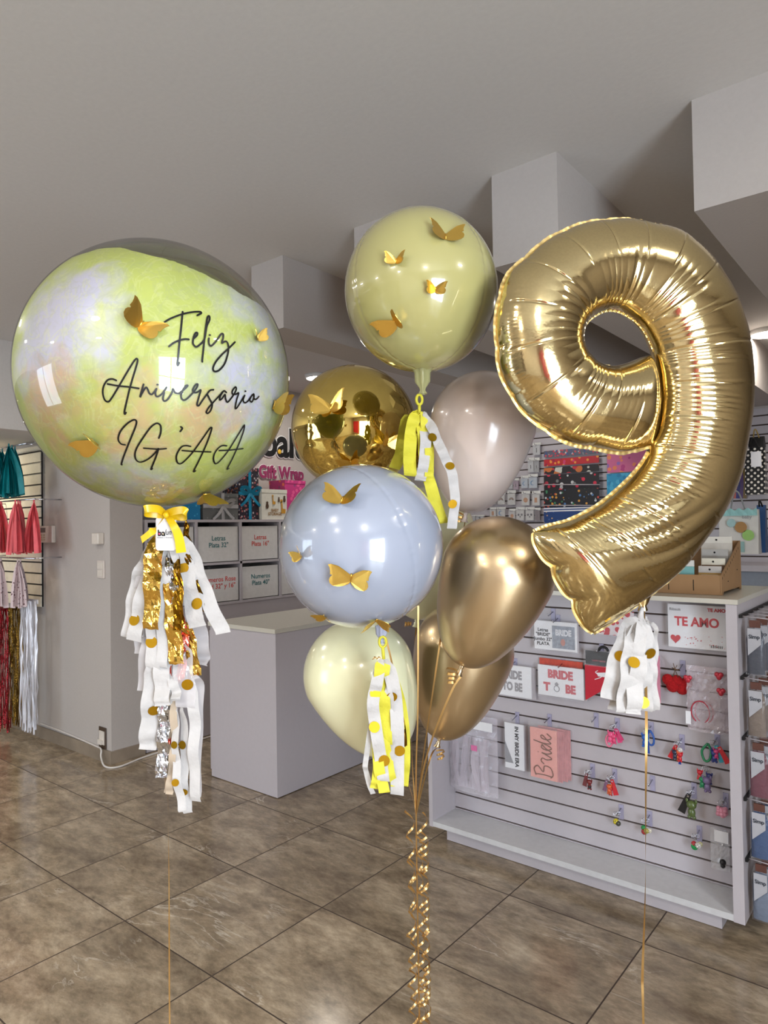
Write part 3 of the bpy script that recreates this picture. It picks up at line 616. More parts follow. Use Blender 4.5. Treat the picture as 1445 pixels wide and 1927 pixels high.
def _polka():
    nt = polka.node_tree; N = nt.nodes; b = N['Principled BSDF']; b.inputs['Roughness'].default_value = 0.3
    tc = N.new('ShaderNodeTexCoord'); mp = N.new('ShaderNodeMapping'); mp.inputs['Rotation'].default_value = (0, math.radians(45), 0); mp.inputs['Scale'].default_value = (30, 30, 30); nt.links.new(tc.outputs['Object'], mp.inputs[0])
    fr = N.new('ShaderNodeVectorMath'); fr.operation = 'FRACTION'; nt.links.new(mp.outputs[0], fr.inputs[0])
    sb = N.new('ShaderNodeVectorMath'); sb.operation = 'SUBTRACT'; sb.inputs[1].default_value = (.5, .5, .5); nt.links.new(fr.outputs[0], sb.inputs[0])
    ml = N.new('ShaderNodeVectorMath'); ml.operation = 'MULTIPLY'; ml.inputs[1].default_value = (1, 0, 1); nt.links.new(sb.outputs[0], ml.inputs[0])
    ln = N.new('ShaderNodeVectorMath'); ln.operation = 'LENGTH'; nt.links.new(ml.outputs[0], ln.inputs[0])
    lt = N.new('ShaderNodeMath'); lt.operation = 'LESS_THAN'; lt.inputs[1].default_value = 0.27; nt.links.new(ln.outputs[1], lt.inputs[0])
    mx = N.new('ShaderNodeMix'); mx.data_type = 'RGBA'; nt.links.new(lt.outputs[0], mx.inputs[0]); mx.inputs[6].default_value = lin((18, 16, 18)); mx.inputs[7].default_value = lin((232, 226, 216)); nt.links.new(mx.outputs[2], b.inputs['Base Color'])
_polka()
def ex_tag(t, a, b_):
    w = b_.x - a.x; h = b_.z - a.z; obj('price_tag', MB().box((a.x + w * .36, 5.948, b_.z - h * .42), (a.x + w * .88, 5.952, b_.z - h * .1)), whitecard, t)
bag(1402, 840, 1437, 931, 5.96, 0.12, polka, 'black polka dot gift bag with a white tag, hanging far right', blackm, 'paper gift bags at the right edge', ex_tag)
bag(1408, 820, 1436, 842, 6.05, 0.1, blackm, 'plain black bag with gold handles above the polka dot bag', mat('gold_rope', (180, 150, 80), 0.4), 'paper gift bags at the right edge')
def ex_bal(t, a, b_):
    w = b_.x - a.x; h = b_.z - a.z; Y = 4.795
    def P(fx, fz): return (a.x + w * fx, Y + 0.0, a.z + h * fz)
    for n_, c, r, cl in (('blue_spotted_balloon_print', (.34, .70), .115, (170, 206, 204)), ('gold_balloon_print', (.58, .60), .155, (176, 130, 70)), ('green_balloon_print', (.76, .42), .15, (160, 206, 110))):
        obj(n_, MB().disc(P(*c), (0, -1, 0), w * r, n=24), mat(n_, cl, 0.5), t)
    p = P(.56, 0.04); obj('small_bag_print', MB().box((p[0] - w * .1, Y - 0.001, p[2]), (p[0] + w * .1, Y, p[2] + h * .24)), mat('pale_teal_print', (150, 186, 180), 0.5), t)
    m = MB(); K = 9; vs = []
    top = [(a.x + w * k / K, Y - 0.004 - 0.012 * (k % 2), b_.z + (0.010 if k % 2 else -0.006)) for k in range(K + 1)]; bot = [(a.x + w * k / K, Y - 0.002, b_.z - h * .14) for k in range(K + 1)]
    m.add(top + bot, [(k, k + 1, K + 2 + k, K + 1 + k) for k in range(K)]); obj('tissue_trim', m, mat('aqua_tissue', (160, 212, 208), 0.6), t)
    obj('lettering', MB().text('baby', 0.03, faceY((a.x + w * .74, Y - 0.0015, a.z + h * .83))), mat('grey_print', (130, 130, 136), 0.5), t)
bag(1353, 958, 1425, 1042, 4.8, 0.1, mat('white_woodgrain_bag', (226, 222, 214), 0.5, mott=0.12, bscale=8), 'white gift bag printed with gold and green balloons', mat('grey_cord', (150, 150, 150), 0.5), 'paper gift bags at the right edge', ex_bal)
bag(1424, 950, 1438, 1040, 4.9, 0.1, mat('deep_blue_bag', (24, 74, 128), 0.4), 'deep blue gift bag behind the balloon printed bag', blackm, 'paper gift bags at the right edge')
cols = [(60, 130, 90), (206, 100, 84), (36, 40, 130), (96, 60, 130), (130, 104, 40)]
nmz = ['green', 'salmon', 'dark blue', 'purple', 'olive']
for i, px in enumerate((1374, 1381, 1387, 1393, 1400)):
    a = onY(px, 938, 6.24); b_ = onY(px + 6, 880, 6.24)
    tag(obj('hanging_ribbon', MB().ribbon(crom([(a.x, 6.272, b_.z), (a.x + .008, 6.26, (a.z + b_.z) / 2), (a.x, 6.26, a.z)], 5), abs(b_.x - a.x) * 0.95, (1, 0, 0)), mat('ribbon_%s' % nmz[i].replace(' ', '_'), cols[i], 0.4), None, True), '%s satin ribbon hanging beside the polka dot bag' % nmz[i], 'ribbon', 'coloured ribbons beside the polka dot bag')

# ================================================================== striped display counter
DX0, DX1, DYF, DYB_, DZT = -2.003, -0.606, 2.78, 3.42, 1.243
SY = 2.975
t = thing('display_counter', 'white display counter with a brown striped slat front', 'display counter', ((DX0 + DX1) / 2, 3.1, 0))
obj('counter_top', MB().box((DX0 - 0.004, DYF - 0.004, DZT - 0.018), (DX1 + 0.004, DYB_, DZT)), mel2, t)
obj('side_panel', MB().box((DX0, DYF, 0.068), (DX0 + 0.022, DYB_ - 0.004, DZT - 0.019)), mel, t)
obj('side_panel', MB().box((DX1 - 0.038, DYF, 0.068), (DX1, DYB_ - 0.004, DZT - 0.019)), mel, t)
obj('bottom_shelf', MB().box((DX0 + 0.022, DYF + 0.001, 0.070), (DX1 - 0.038, SY, 0.094)), mat('grey_melamine_shelf', (206, 206, 208), 0.35), t)
m = MB(); m.box((DX0 + 0.07, 2.829, 0.002), (DX1 - 0.09, 3.38, 0.066)); obj('plinth', m, mel, t)
m = slatwall(DX0 + 0.023, DX1 - 0.039, 0.095, DZT - 0.02, SY + 0.018, 0.018, 0.0745, 0.178, 0.0075, 0.010)
obj('slat_panel', m, [mel, groove], t)
obj('back_filler', MB().box((DX0 + 0.023, SY + 0.02, 0.07), (DX1 - 0.039, DYB_ - 0.01, DZT - 0.02)), mel, t)

# cardboard card rack on the counter
cbd = mat('kraft_cardboard', (158, 122, 84), 0.8, mott=0.08, bscale=12); cbdk = mat('cardboard_slot', (28, 20, 14), 0.9)
f0 = onZ(1358.5, 1121, DZT); f1 = onZ(1387, 1108, DZT)
bxr, byf, byb = f0.x, f0.y, max(f1.y, f0.y + 0.13); zf = onY(1358, 1083, byf).z; zbk = onX(1386, 1018, bxr).z
bxl = bxr - 0.36
t = thing('card_rack', 'kraft cardboard counter rack holding greeting cards', 'card rack', ((bxl + bxr) / 2, (byf + byb) / 2, DZT))
obj('front_board', MB().box((bxl, byf, DZT + 0.001), (bxr - 0.0045, byf + 0.004, zf)), cbd, t)
obj('back_board', MB().box((bxl, byb - 0.004, DZT + 0.001), (bxr - 0.0045, byb, zbk)), cbd, t)
obj('base_board', MB().box((bxl, byf + 0.004, DZT + 0.012), (bxr - 0.0045, byb - 0.004, DZT + 0.016)), cbd, t)
L_ = byb - byf
for nm, x in (('side_board', bxr), ('side_board', bxl + 0.004)):
    pl = [(x - 0.004, byf - 0.002, DZT + 0.001), (x - 0.004, byf + 0.02, DZT + 0.001), (x - 0.004, byf + 0.03, DZT + 0.012), (x - 0.004, byb - 0.03, DZT + 0.012), (x - 0.004, byb - 0.02, DZT + 0.001), (x - 0.004, byb, DZT + 0.001), (x - 0.004, byb, zbk), (x - 0.004, byb - 0.012, zbk), (x - 0.004, byf - 0.002, zf)]
    so = obj(nm, MB().poly(pl, (0.004, 0, 0)), cbd, t)
m = MB()
for k in range(11):
    f = (k + .5) / 11; yy = byf + L_ * f * 0.9; zz = zf + (zbk - zf) * f * 0.93 - 0.012; m.box((bxr, yy - 0.0015, zz - 0.010), (bxr + 0.0006, yy + 0.0015, zz))
for f in (0.33, 0.8): m.box((bxr, byf + L_ * f - 0.012, DZT + 0.02 + 0.08 * f), (bxr + 0.0006, byf + L_ * f, DZT + 0.024 + 0.08 * f))
for x in (bxr - 0.105, bxr - 0.2): m.box((x, byf - 0.0006, DZT + 0.015), (x + 0.003, byf, zf - 0.02))
obj('cut_slots', m, cbdk, t)
cards = [(0.015, 0.085, 0.052, 'kraft card packet with a white lace design, frontmost in the rack', (196, 190, 184), (176, 140, 80)), (0.04, 0.088, 0.080, 'cream topped card packet with a dark hole, second in the rack', (232, 226, 208), (120, 92, 70)),
         (0.06, 0.10, 0.115, 'grey translucent card packet, third in the rack', (176, 174, 170), (150, 146, 140)), (0.09, 0.12, 0.165, 'tall white card packet at the back of the rack', (222, 218, 208), (206, 200, 190))]
for i, (dy, wd_, hh, ds, c1, c2) in enumerate(cards):
    y = byf + 0.008 + dy * (L_ / 0.14); x1 = bxr - 0.012; x0 = x1 - wd_; z0 = DZT + 0.017; z1 = zf + hh - 0.02
    t2 = thing('greeting_card', ds, 'card', ((x0 + x1) / 2, y, z0), 'card packets in the cardboard rack')
    def sh(z): return y + (z - z0) * 0.10
    zs = z1 - 0.026
    obj('packet', MB().hexa([(x0, y, z0), (x1, y, z0), (x1, y + .006, z0), (x0, y + .006, z0), (x0, sh(zs), zs), (x1, sh(zs), zs), (x1, sh(zs) + .006, zs), (x0, sh(zs) + .006, zs)]), mat('packet_%d' % i, c2, 0.4), t2)
    obj('header_strip', MB().hexa([(x0, sh(zs) - .001, zs), (x1, sh(zs) - .001, zs), (x1, sh(zs) + .007, zs), (x0, sh(zs) + .007, zs), (x0, sh(z1), z1), (x1, sh(z1), z1), (x1, sh(z1) + .006, z1), (x0, sh(z1) + .006, z1)]), mat('header_%d' % i, c1, 0.4), t2)
    obj('punched_hole', MB().disc(((x0 + x1) / 2, sh(zs + .013) - .0025, zs + .013), (0, -1, 0), 0.004), blackm, t2)
    if i == 0:
        obj('lace_print', MB().box((x0 + .012, y - 0.001 + 0.003, zf - 0.01), (x1 - .012, y + 0.0045, zs - .008)), mat('lace_white', (206, 202, 200), 0.5), t2)
y = byf + 0.03; x1 = bxr - 0.108; x0 = x1 - 0.06
t2 = thing('greeting_card', 'turquoise card packet beside the kraft card, half behind the number nine', 'card', ((x0 + x1) / 2, y, DZT + 0.017), 'card packets in the cardboard rack')
obj('packet', MB().box((x0, y, DZT + 0.017), (x1, y + .006, zf + 0.03)), mat('turquoise_card', (120, 176, 176), 0.4), t2)
obj('header_strip', MB().box((x0, y - .001, zf + 0.031), (x1, y + .007, zf + 0.055)), headm, t2)

# --- hooks and stock on the slat panel
def hookp(t, x, z, y=SY):
    obj('hook_plate', MB().box((x - 0.010, y - 0.004, z - 0.055), (x + 0.010, y - 0.0005, z + 0.008)), lilac, t)
    obj('hook_wire', MB().tube([(x, y - 0.004, z - 0.008), (x - 0.001, y - 0.05, z - 0.022), (x - 0.002, y - 0.055, z - 0.012)], 0.0022, 6), chromeg, t, True)
def empty_hook(px, py, label):
    p = onY(px, py, SY); t = thing('display_hook', label, 'hook', (p.x, SY, p.z), 'empty hooks on the slat panel'); hookp(t, p.x, p.z)
empty_hook(1122, 1345, 'empty hook on the slat panel, left of the pink key fobs')
empty_hook(1228, 1463, 'empty hook on the slat panel, below the blue key fobs')
empty_hook(1041, 1148, 'empty hook on the slat panel, beside the chrome gold balloon')
prtk = mat('dark_print', (40, 36, 38), 0.6); rosel = mat('rose_foil_print', (206, 96, 104), 0.4); silvl = mat('silver_letter_print', (150, 146, 150), 0.35)
def pack(name, label, cat, px, m_, grp=None, dy=0.035, n=1, film=True, tilt=0.0, dpl=SY, sleeve_top=0.0, hook=True):
    a = onY(px[0], px[3], dpl - dy); b_ = onY(px[2], px[1], dpl - dy)
    # x follows the columns; z from the middle of the item
    zm0 = onY((px[0] + px[2]) / 2, px[3], dpl - dy).z; zm1 = onY((px[0] + px[2]) / 2, px[1], dpl - dy).z
    a.z, b_.z = zm0, min(zm1, DZT - 0.03)
    y = dpl - dy
    t = thing(name, label, cat, ((a.x + b_.x) / 2, y, a.z), grp)
    w = b_.x - a.x; h = b_.z - a.z
    for k in range(n):
        s = 0.004 * k
        obj('card', MB().box((a.x + s, y + 0.007 * k, a.z - s * .5), (b_.x + s, y + 0.007 * k + 0.003, b_.z - s * .5)), m_ if k == 0 else mat('stack_card', (212, 206, 210), 0.5), t)
    if film:
        m = MB(); K = 8; vs = []; 
        for j in range(K + 1):
            for i in range(K + 1):
                vs.append((a.x - 0.006 + (w + 0.012) * i / K, y - 0.004 - random.uniform(0, 0.004), a.z - 0.006 + (h + 0.012 + sleeve_top) * j / K))
        m.add(vs, [(j * (K + 1) + i, j * (K + 1) + i + 1, (j + 1) * (K + 1) + i + 1, (j + 1) * (K + 1) + i) for j in range(K) for i in range(K)])
        obj('plastic_film', m, filmm, t)
    if hook: hookp(t, (a.x + b_.x) / 2, b_.z + 0.02 + sleeve_top)
    return t, a, b_, w, h, y - 0.0008
filmm = mat('pack_film', (240, 240, 245), 0.1, alpha=0.10, spec=0.8)
def put(t, name, s, size, fx, fz, a, w, h, y, m_, bold=0.0, sx=1.0, rot=0.0):
    M_ = faceY((a.x + w * fx, y, a.z + h * fz)) @ Matrix.Rotation(rot, 4, 'Z')
    obj(name, MB().text(s, size, M_, bold=bold, sx=sx), m_, t)
G1 = 'flat packs hanging on the slat panel'
t, a, b_, w, h, y = pack('letter_balloon_pack', 'white pack reading Letras BRIDE Jumbo PLATA with a photo', 'party pack', (1006, 1170, 1085, 1224), whitecard, G1, n=2)
for i, s in enumerate(('Letras', '"BRIDE"', 'Jumbo 32"', 'PLATA')): put(t, 'lettering', s, 0.021, .21, .68 - .16 * i, a, w, h, y, prtk, 0.0006)
obj('photo_print', MB().box((a.x + w * .43, y - .0004, a.z + h * .08), (a.x + w * .95, y, a.z + h * .86)), mat('bride_photo', (150, 156, 168), 0.4, mott=0.4, bscale=60), t)
put(t, 'photo_lettering', 'BRIDE', 0.036, .69, .62, a, w, h, y - .001, mat('photo_letters', (215, 215, 220), 0.3), 0.002, 0.8)
obj('figure_print', MB().disc((a.x + w * .68, y - .0012, a.z + h * .3), (0, -1, 0), 0.016, rz=(0, 0, 1), e=.7), mat('skin_print', (196, 140, 130), 0.5), t)
t, a, b_, w, h, y = pack('letter_balloon_pack', 'white pack with silver BRIDE TO BE letters, half behind the gold balloon', 'party pack', (930, 1252, 999, 1310), whitecard, G1, n=4)
put(t, 'lettering', 'BRIDE', 0.052, .5, .68, a, w, h, y, silvl, 0.003, 0.72); put(t, 'lettering', 'TO BE', 0.052, .5, .3, a, w, h, y, silvl, 0.003, 0.72)
t, a, b_, w, h, y = pack('letter_balloon_pack', 'white pack with rose BRIDE TO BE letters, red pack behind', 'party pack', (1013, 1255, 1097, 1312), whitecard, G1, n=3)
put(t, 'lettering', 'BRIDE', 0.050, .5, .72, a, w, h, y, rosel, 0.003, 0.9); put(t, 'lettering', 'T', 0.050, .2, .28, a, w, h, y, rosel, 0.003); put(t, 'lettering', 'BE', 0.050, .72, .28, a, w, h, y, rosel, 0.003, .9)
m = MB(); cc = Vector((a.x + w * .42, y, a.z + h * .26)); m.tube([cc + Vector((math.cos(q) * .013, 0, math.sin(q) * .013)) for q in [k * math.pi / 7 for k in range(14)]], .0018, 5, closed=True); m.poly([cc + Vector(v) for v in ((-.007, 0, .014), (.007, 0, .014), (.010, 0, .022), (0, 0, .030), (-.010, 0, .022))]); obj('ring_print', m, silvl, t)
t, a, b_, w, h, y = pack('party_pack', 'orange red pack showing behind the rose lettered pack', 'party pack', (1016, 1242, 1096, 1290), mat('orange_red_card', (206, 74, 50), 0.4, mott=0.3, bscale=50), G1, dy=0.012, film=False, hook=False)
t, a, b_, w, h, y = pack('mask_pack', 'black hanger card with small red lettering, above the red pennant', 'party pack', (1102, 1226, 1152, 1252), blackm, G1, hook=True)
put(t, 'lettering', 'HAPPY BRIDE', 0.010, .5, .3, a, w, h, y, rosel)
m = MB(); m.tube([Vector((a.x + w * .68 + math.cos(q) * .020, y, b_.z + .004 + math.sin(q) * .018)) for q in [k * math.pi / 8 for k in range(9)]], .006, 6); obj('hanger_loop', m, blackm, t, True)
t, a, b_, w, h, y = pack('pennant', 'red pennant with a white ribbon figure, left of the nine tassel', 'pennant', (1102, 1254, 1163, 1322), mat('red_card', (196, 24, 48), 0.5), G1, film=False, hook=False)
bpy.data.objects.remove(t.children[0]); obj('pennant_cloth', MB().poly([(a.x, y, b_.z), (a.x, y, a.z), (a.x + w * .5, y, a.z + h * .32), (b_.x, y, a.z - 0.01), (b_.x, y, b_.z)], (0, .003, 0)), mat('red_card', (196, 24, 48), 0.5), t)
m = MB(); m.tube(crom([(a.x + w * .4, y - .001, b_.z - .02), (a.x + w * .33, y - .001, b_.z - .03), (a.x + w * .5, y - .001, b_.z - .045), (a.x + w * .3, y - .001, b_.z - .06)], 5), .002, 5); m.poly([(a.x + w * .35, y - .001, b_.z - .03), (a.x + w * .75, y - .001, b_.z - .022), (a.x + w * .7, y - .001, b_.z - .045), (a.x + w * .4, y - .001, b_.z - .045)]); obj('white_motif', m, whitecard, t)
heartm = pattern('red_heart_card', (226, 214, 216), [(196, 30, 44), (206, 50, 60)], 42, 0.5)
pack('heart_pack', 'white pack crowded with red hearts, behind the foot of the nine', 'party pack', (1126, 1150, 1192, 1196), heartm, G1)
pack('heart_pack', 'narrow pink pack behind the right strips of the nine tassel', 'party pack', (1222, 1234, 1241, 1322), mat('pink_pack_card', (214, 120, 150), 0.4, mott=0.2), G1)
t, a, b_, w, h, y = pack('te_amo_pack', 'white pack with red TE AMO balloon letters and hearts', 'party pack', (1258, 1139, 1366, 1221), whitecard, G1, n=3, hook=False)
redl = mat('red_foil_letters', (206, 40, 54), 0.25)
put(t, 'lettering', 'TE AMO', 0.050, .5, .60, a, w, h, y, redl, 0.0018, 0.92); put(t, 'small_lettering', 'TE AMO', 0.018, .84, .90, a, w, h, y, redl, 0.001); put(t, 'brand_script', 'Ribault', 0.016, .13, .88, a, w, h, y, prtk, shear if False else 0.0)
def heart(m, c, s, mi=0, nrm=(0, -1, 0)):
    pts = []
    for k in range(20):
        q = 2 * math.pi * k / 20; x = 16 * math.sin(q) ** 3; z = 13 * math.cos(q) - 5 * math.cos(2 * q) - 2 * math.cos(3 * q) - math.cos(4 * q); pts.append((c[0] + x * s / 16, c[1], c[2] + z * s / 16))
    m.poly(pts, None, mi)
m = MB(); heart(m, (a.x + w * .13, y - .0005, a.z + h * .2), 0.020)
for k in range(26): heart(m, (a.x + w * random.uniform(.28, .97), y - .0004, a.z + h * (random.uniform(.05, .32))), random.uniform(.0015, .003))
obj('heart_print', m, redl, t)
m = MB()
for k in range(12): m.box((a.x + w * (.72 + .018 * k), y - .0006, a.z + h * .05), (a.x + w * (.72 + .018 * k + .004 + .006 * (k % 2)), y, a.z + h * .11))
obj('barcode', m, prtk, t)
# sash packs
t, a, b_, w, h, y = pack('sash_pack', 'white sash pack reading IN MY BRIDE ERA sideways', 'sash pack', (951, 1362, 985, 1447), whitecard, G1, n=5, sleeve_top=0.02)
put(t, 'lettering', 'IN MY BRIDE ERA', 0.026, .62, .5, a, w, h, y, prtk, 0.0012, 0.95, -math.pi / 2)
obj('grey_corner_print', MB().poly([(a.x, y - .0002, a.z + h * .6), (a.x + w * .45, y - .0002, a.z + h * .12), (a.x, y - .0002, a.z + h * .12)]), mat('grey_card_print', (150, 150, 156), 0.5), t)
pinkc = mat('salmon_pink_card', (238, 168, 158), 0.5)
t, a, b_, w, h, y = pack('sash_pack', 'stack of pink sash packs with brown Bride script', 'sash pack', (999, 1372, 1047, 1466), pinkc, G1, n=1, sleeve_top=0.025, dy=0.07)
for k in range(8): obj('card', MB().box((a.x + 0.004 * (k + 1), y + 0.008 * (k + 1), a.z - .004 * (k % 3)), (b_.x + 0.0045 * (k + 1), y + 0.008 * (k + 1) + .004, b_.z - .002 * (k % 4))), mat('pale_pink_card', (226, 172, 174), 0.4, mott=0.15), t)
bs = [[(-.36, .12), (-.30, -.05), (-.36, -.2), (-.3, -.26)], ]
def script(t, name, strokes, org, ux, uy, wd, m_, nrm):
    m = MB()
    for st in strokes:
        p = crom([Vector(org) + Vector(ux) * q[0] + Vector(uy) * q[1] for q in st], 7); m.tube(p, wd, 6)
    return obj(name, m, m_, t, True)
cx_, cz_ = a.x + w * .5, a.z + h * .5; L2 = h * .84; UXv = Vector((0, 0, L2)); UYv = Vector((-w * .72, 0, 0))
bride = [[(.0, .45), (.01, .0), (.0, -.45)], [(-.03, .4), (.12, .5), (.2, .3), (.08, .03), (.22, -.05), (.2, -.36), (.05, -.48), (-.03, -.36)],
         [(.27, -.02), (.33, .12), (.4, .06), (.38, -.2), (.43, -.42), (.5, -.1), (.53, .08), (.52, -.2), (.57, -.42), (.65, -.1), (.72, .05), (.64, .08), (.61, -.2), (.67, -.42), (.74, -.1), (.8, .5), (.76, .0), (.78, -.4), (.85, -.2), (.94, .0), (.93, .12), (.87, .05), (.86, -.25), (.92, -.42), (1.0, -.2)], [(.53, .26), (.535, .28)]]
script(t, 'script_lettering', [[(u - .5, v) for u, v in s] for s in bride], (cx_, y - .001, cz_), UXv, UYv, 0.0026, mat('bronze_script', (130, 84, 62), 0.4), None)
# clear bag of veil stuff
def plasticbag(name, label, px, m_in, innards, grp, seed, y0=SY - 0.05, al=0.25, dep=0.05, cat='party pack'):
    a = onY(px[0], px[3], y0); b_ = onY(px[2], px[1], y0); zm = onY((px[0] + px[2]) / 2, px[3], y0).z; a.z = zm; b_.z = onY((px[0] + px[2]) / 2, px[1], y0).z
    rnd = random.Random(seed); t = thing(name, label, cat, ((a.x + b_.x) / 2, y0, a.z), grp); m = MB(); K, J = 12, 16
    for sgn in (-1, 1):
        vs = []
        for j in range(J + 1):
            for i in range(K + 1):
                u = i / K; v = j / J; b = (4 * u * (1 - u)) ** .6 * (1 - v) ** .5
                vs.append((a.x + (b_.x - a.x) * u + rnd.uniform(-.002, .002), y0 + sgn * dep * .5 * b + rnd.uniform(-.004, .004), a.z + (b_.z - a.z) * v))
        m.add(vs, [(j * (K + 1) + i, j * (K + 1) + i + 1, (j + 1) * (K + 1) + i + 1, (j + 1) * (K + 1) + i) for j in range(J) for i in range(K)])
    obj('plastic_bag', m, m_in, t, False); innards(t, a, b_, y0)
    return t, a, b_
bagfilm = mat('clear_bag_film', (232, 226, 236), 0.1, alpha=0.32, spec=1.0, bump=0.5, bscale=30)
def inn_veil(t, a, b_, y):
    w = b_.x - a.x; h = b_.z - a.z; m = MB(); rnd = random.Random(3)
    for k in range(26):
        x = a.x + w * rnd.uniform(.12, .85); m.ribbon(crom([(x, y + .01, b_.z - h * .3), (x + rnd.uniform(-.02, .02), y + rnd.uniform(-.015, .01), a.z + h * .4), (x + rnd.uniform(-.03, .03), y + rnd.uniform(-.015, .01), a.z + h * .04)], 5), .02, (1, rnd.uniform(-1, 1), 0))
    obj('veil_tulle', m, mat('white_tulle', (216, 206, 216), 0.7, alpha=0.6), t, True)
    obj('label_card', MB().box((a.x + w * .52, y - .03, b_.z - h * .16), (b_.x - w * .04, y - .028, b_.z - h * .05)), whitecard, t)
    obj('pink_comb', MB().box((a.x + w * .5, y - .02, a.z + h * .55), (a.x + w * .62, y - .017, a.z + h * .62)), mat('pink_print', (226, 120, 170), 0.4), t)
plasticbag('veil_bag', 'clear bag with a white bridal veil, leftmost low item on the counter', (848, 1345, 935, 1490), bagfilm, inn_veil, G1, 1)
def inn_hb(t, a, b_, y):
    w = b_.x - a.x; h = b_.z - a.z; m = MB(); pk = mat('red_headband', (176, 40, 60), 0.4)
    for dx, dyy in ((0, 0), (.012, .008)):
        c = Vector((a.x + w * .36 + dx, y - .02 + dyy, a.z + h * .30)); m.tube([c + Vector((math.cos(q) * .034, 0, math.sin(q) * .043)) for q in [-1.1 + k * 5.3 / 20 for k in range(21)]], .0025, 6)
    obj('headband', m, pk, t, True)
    for fx, fz in ((.08, .80), (.88, .66), (.84, .90)):
        m = MB(); c = Vector((a.x + w * fx, y - .025, a.z + h * fz)); s = .016
        m.ball(c + Vector((-s * .45, 0, s * .3)), s * .62, 0, 12, (1, .6, 1)); m.ball(c + Vector((s * .45, 0, s * .3)), s * .62, 0, 12, (1, .6, 1)); m.ball(c - Vector((0, 0, s * .25)), s * .72, 0, 12, (.9, .6, 1.1)); obj('sequin_heart', m, mat('sequin_red', (190, 50, 66), 0.3, metal=.3), t, True)
    obj('price_label', MB().box((a.x + .002, y - .03, a.z + h * .10), (a.x + w * .14, y - .028, a.z + h * .3)), whitecard, t)
plasticbag('headband_bag', 'clear bag with a red heart headband, below the TE AMO pack', (1294, 1255, 1368, 1376), mat('headband_bag_film', (226, 214, 222), 0.1, alpha=0.35, spec=1.0, bump=0.5, bscale=30), inn_hb, G1, 2)
p = onY(1272, 1287, SY - .03)
t = thing('plush_heart', 'red plush heart pair hanging on brown twine', 'plush heart', (p.x, p.y, p.z), None)
fur = mat('red_plush', (170, 8, 16), 0.95, sheen=0.6, bump=0.8, bscale=120)
for dx, dz in ((-.014, .003), (.020, -.004)):
    m = MB(); c = p + Vector((dx, 0.010 if dx > 0 else 0, dz)); s = .042; m.ball(c + Vector((-s * .42, 0, s * .25)), s * .56, 0, 14, (1, .55, 1)); m.ball(c + Vector((s * .42, 0, s * .25)), s * .56, 0, 14, (1, .55, 1)); m.ball(c - Vector((0, 0, s * .25)), s * .66, 0, 14, (.95, .55, 1.05)); obj('heart_pad', m, fur, t, True)
m = MB(); m.tube([p + Vector((-.008, -.01, .03)), p + Vector((0, -.01, .06)), p + Vector((-.006, -.01, .085))], .0015, 5); m.tube([p + Vector((.012, -.01, .03)), p + Vector((.0, -.01, .06)), p + Vector((.008, -.01, .078))], .0015, 5); m.tube([p + Vector((-.012, -.01, .066)), p + Vector((.014, -.01, .058))], .002, 5); obj('twine', m, mat('brown_twine', (110, 84, 60), 0.9), t, True); hookp(t, p.x + .02, p.z + .085)

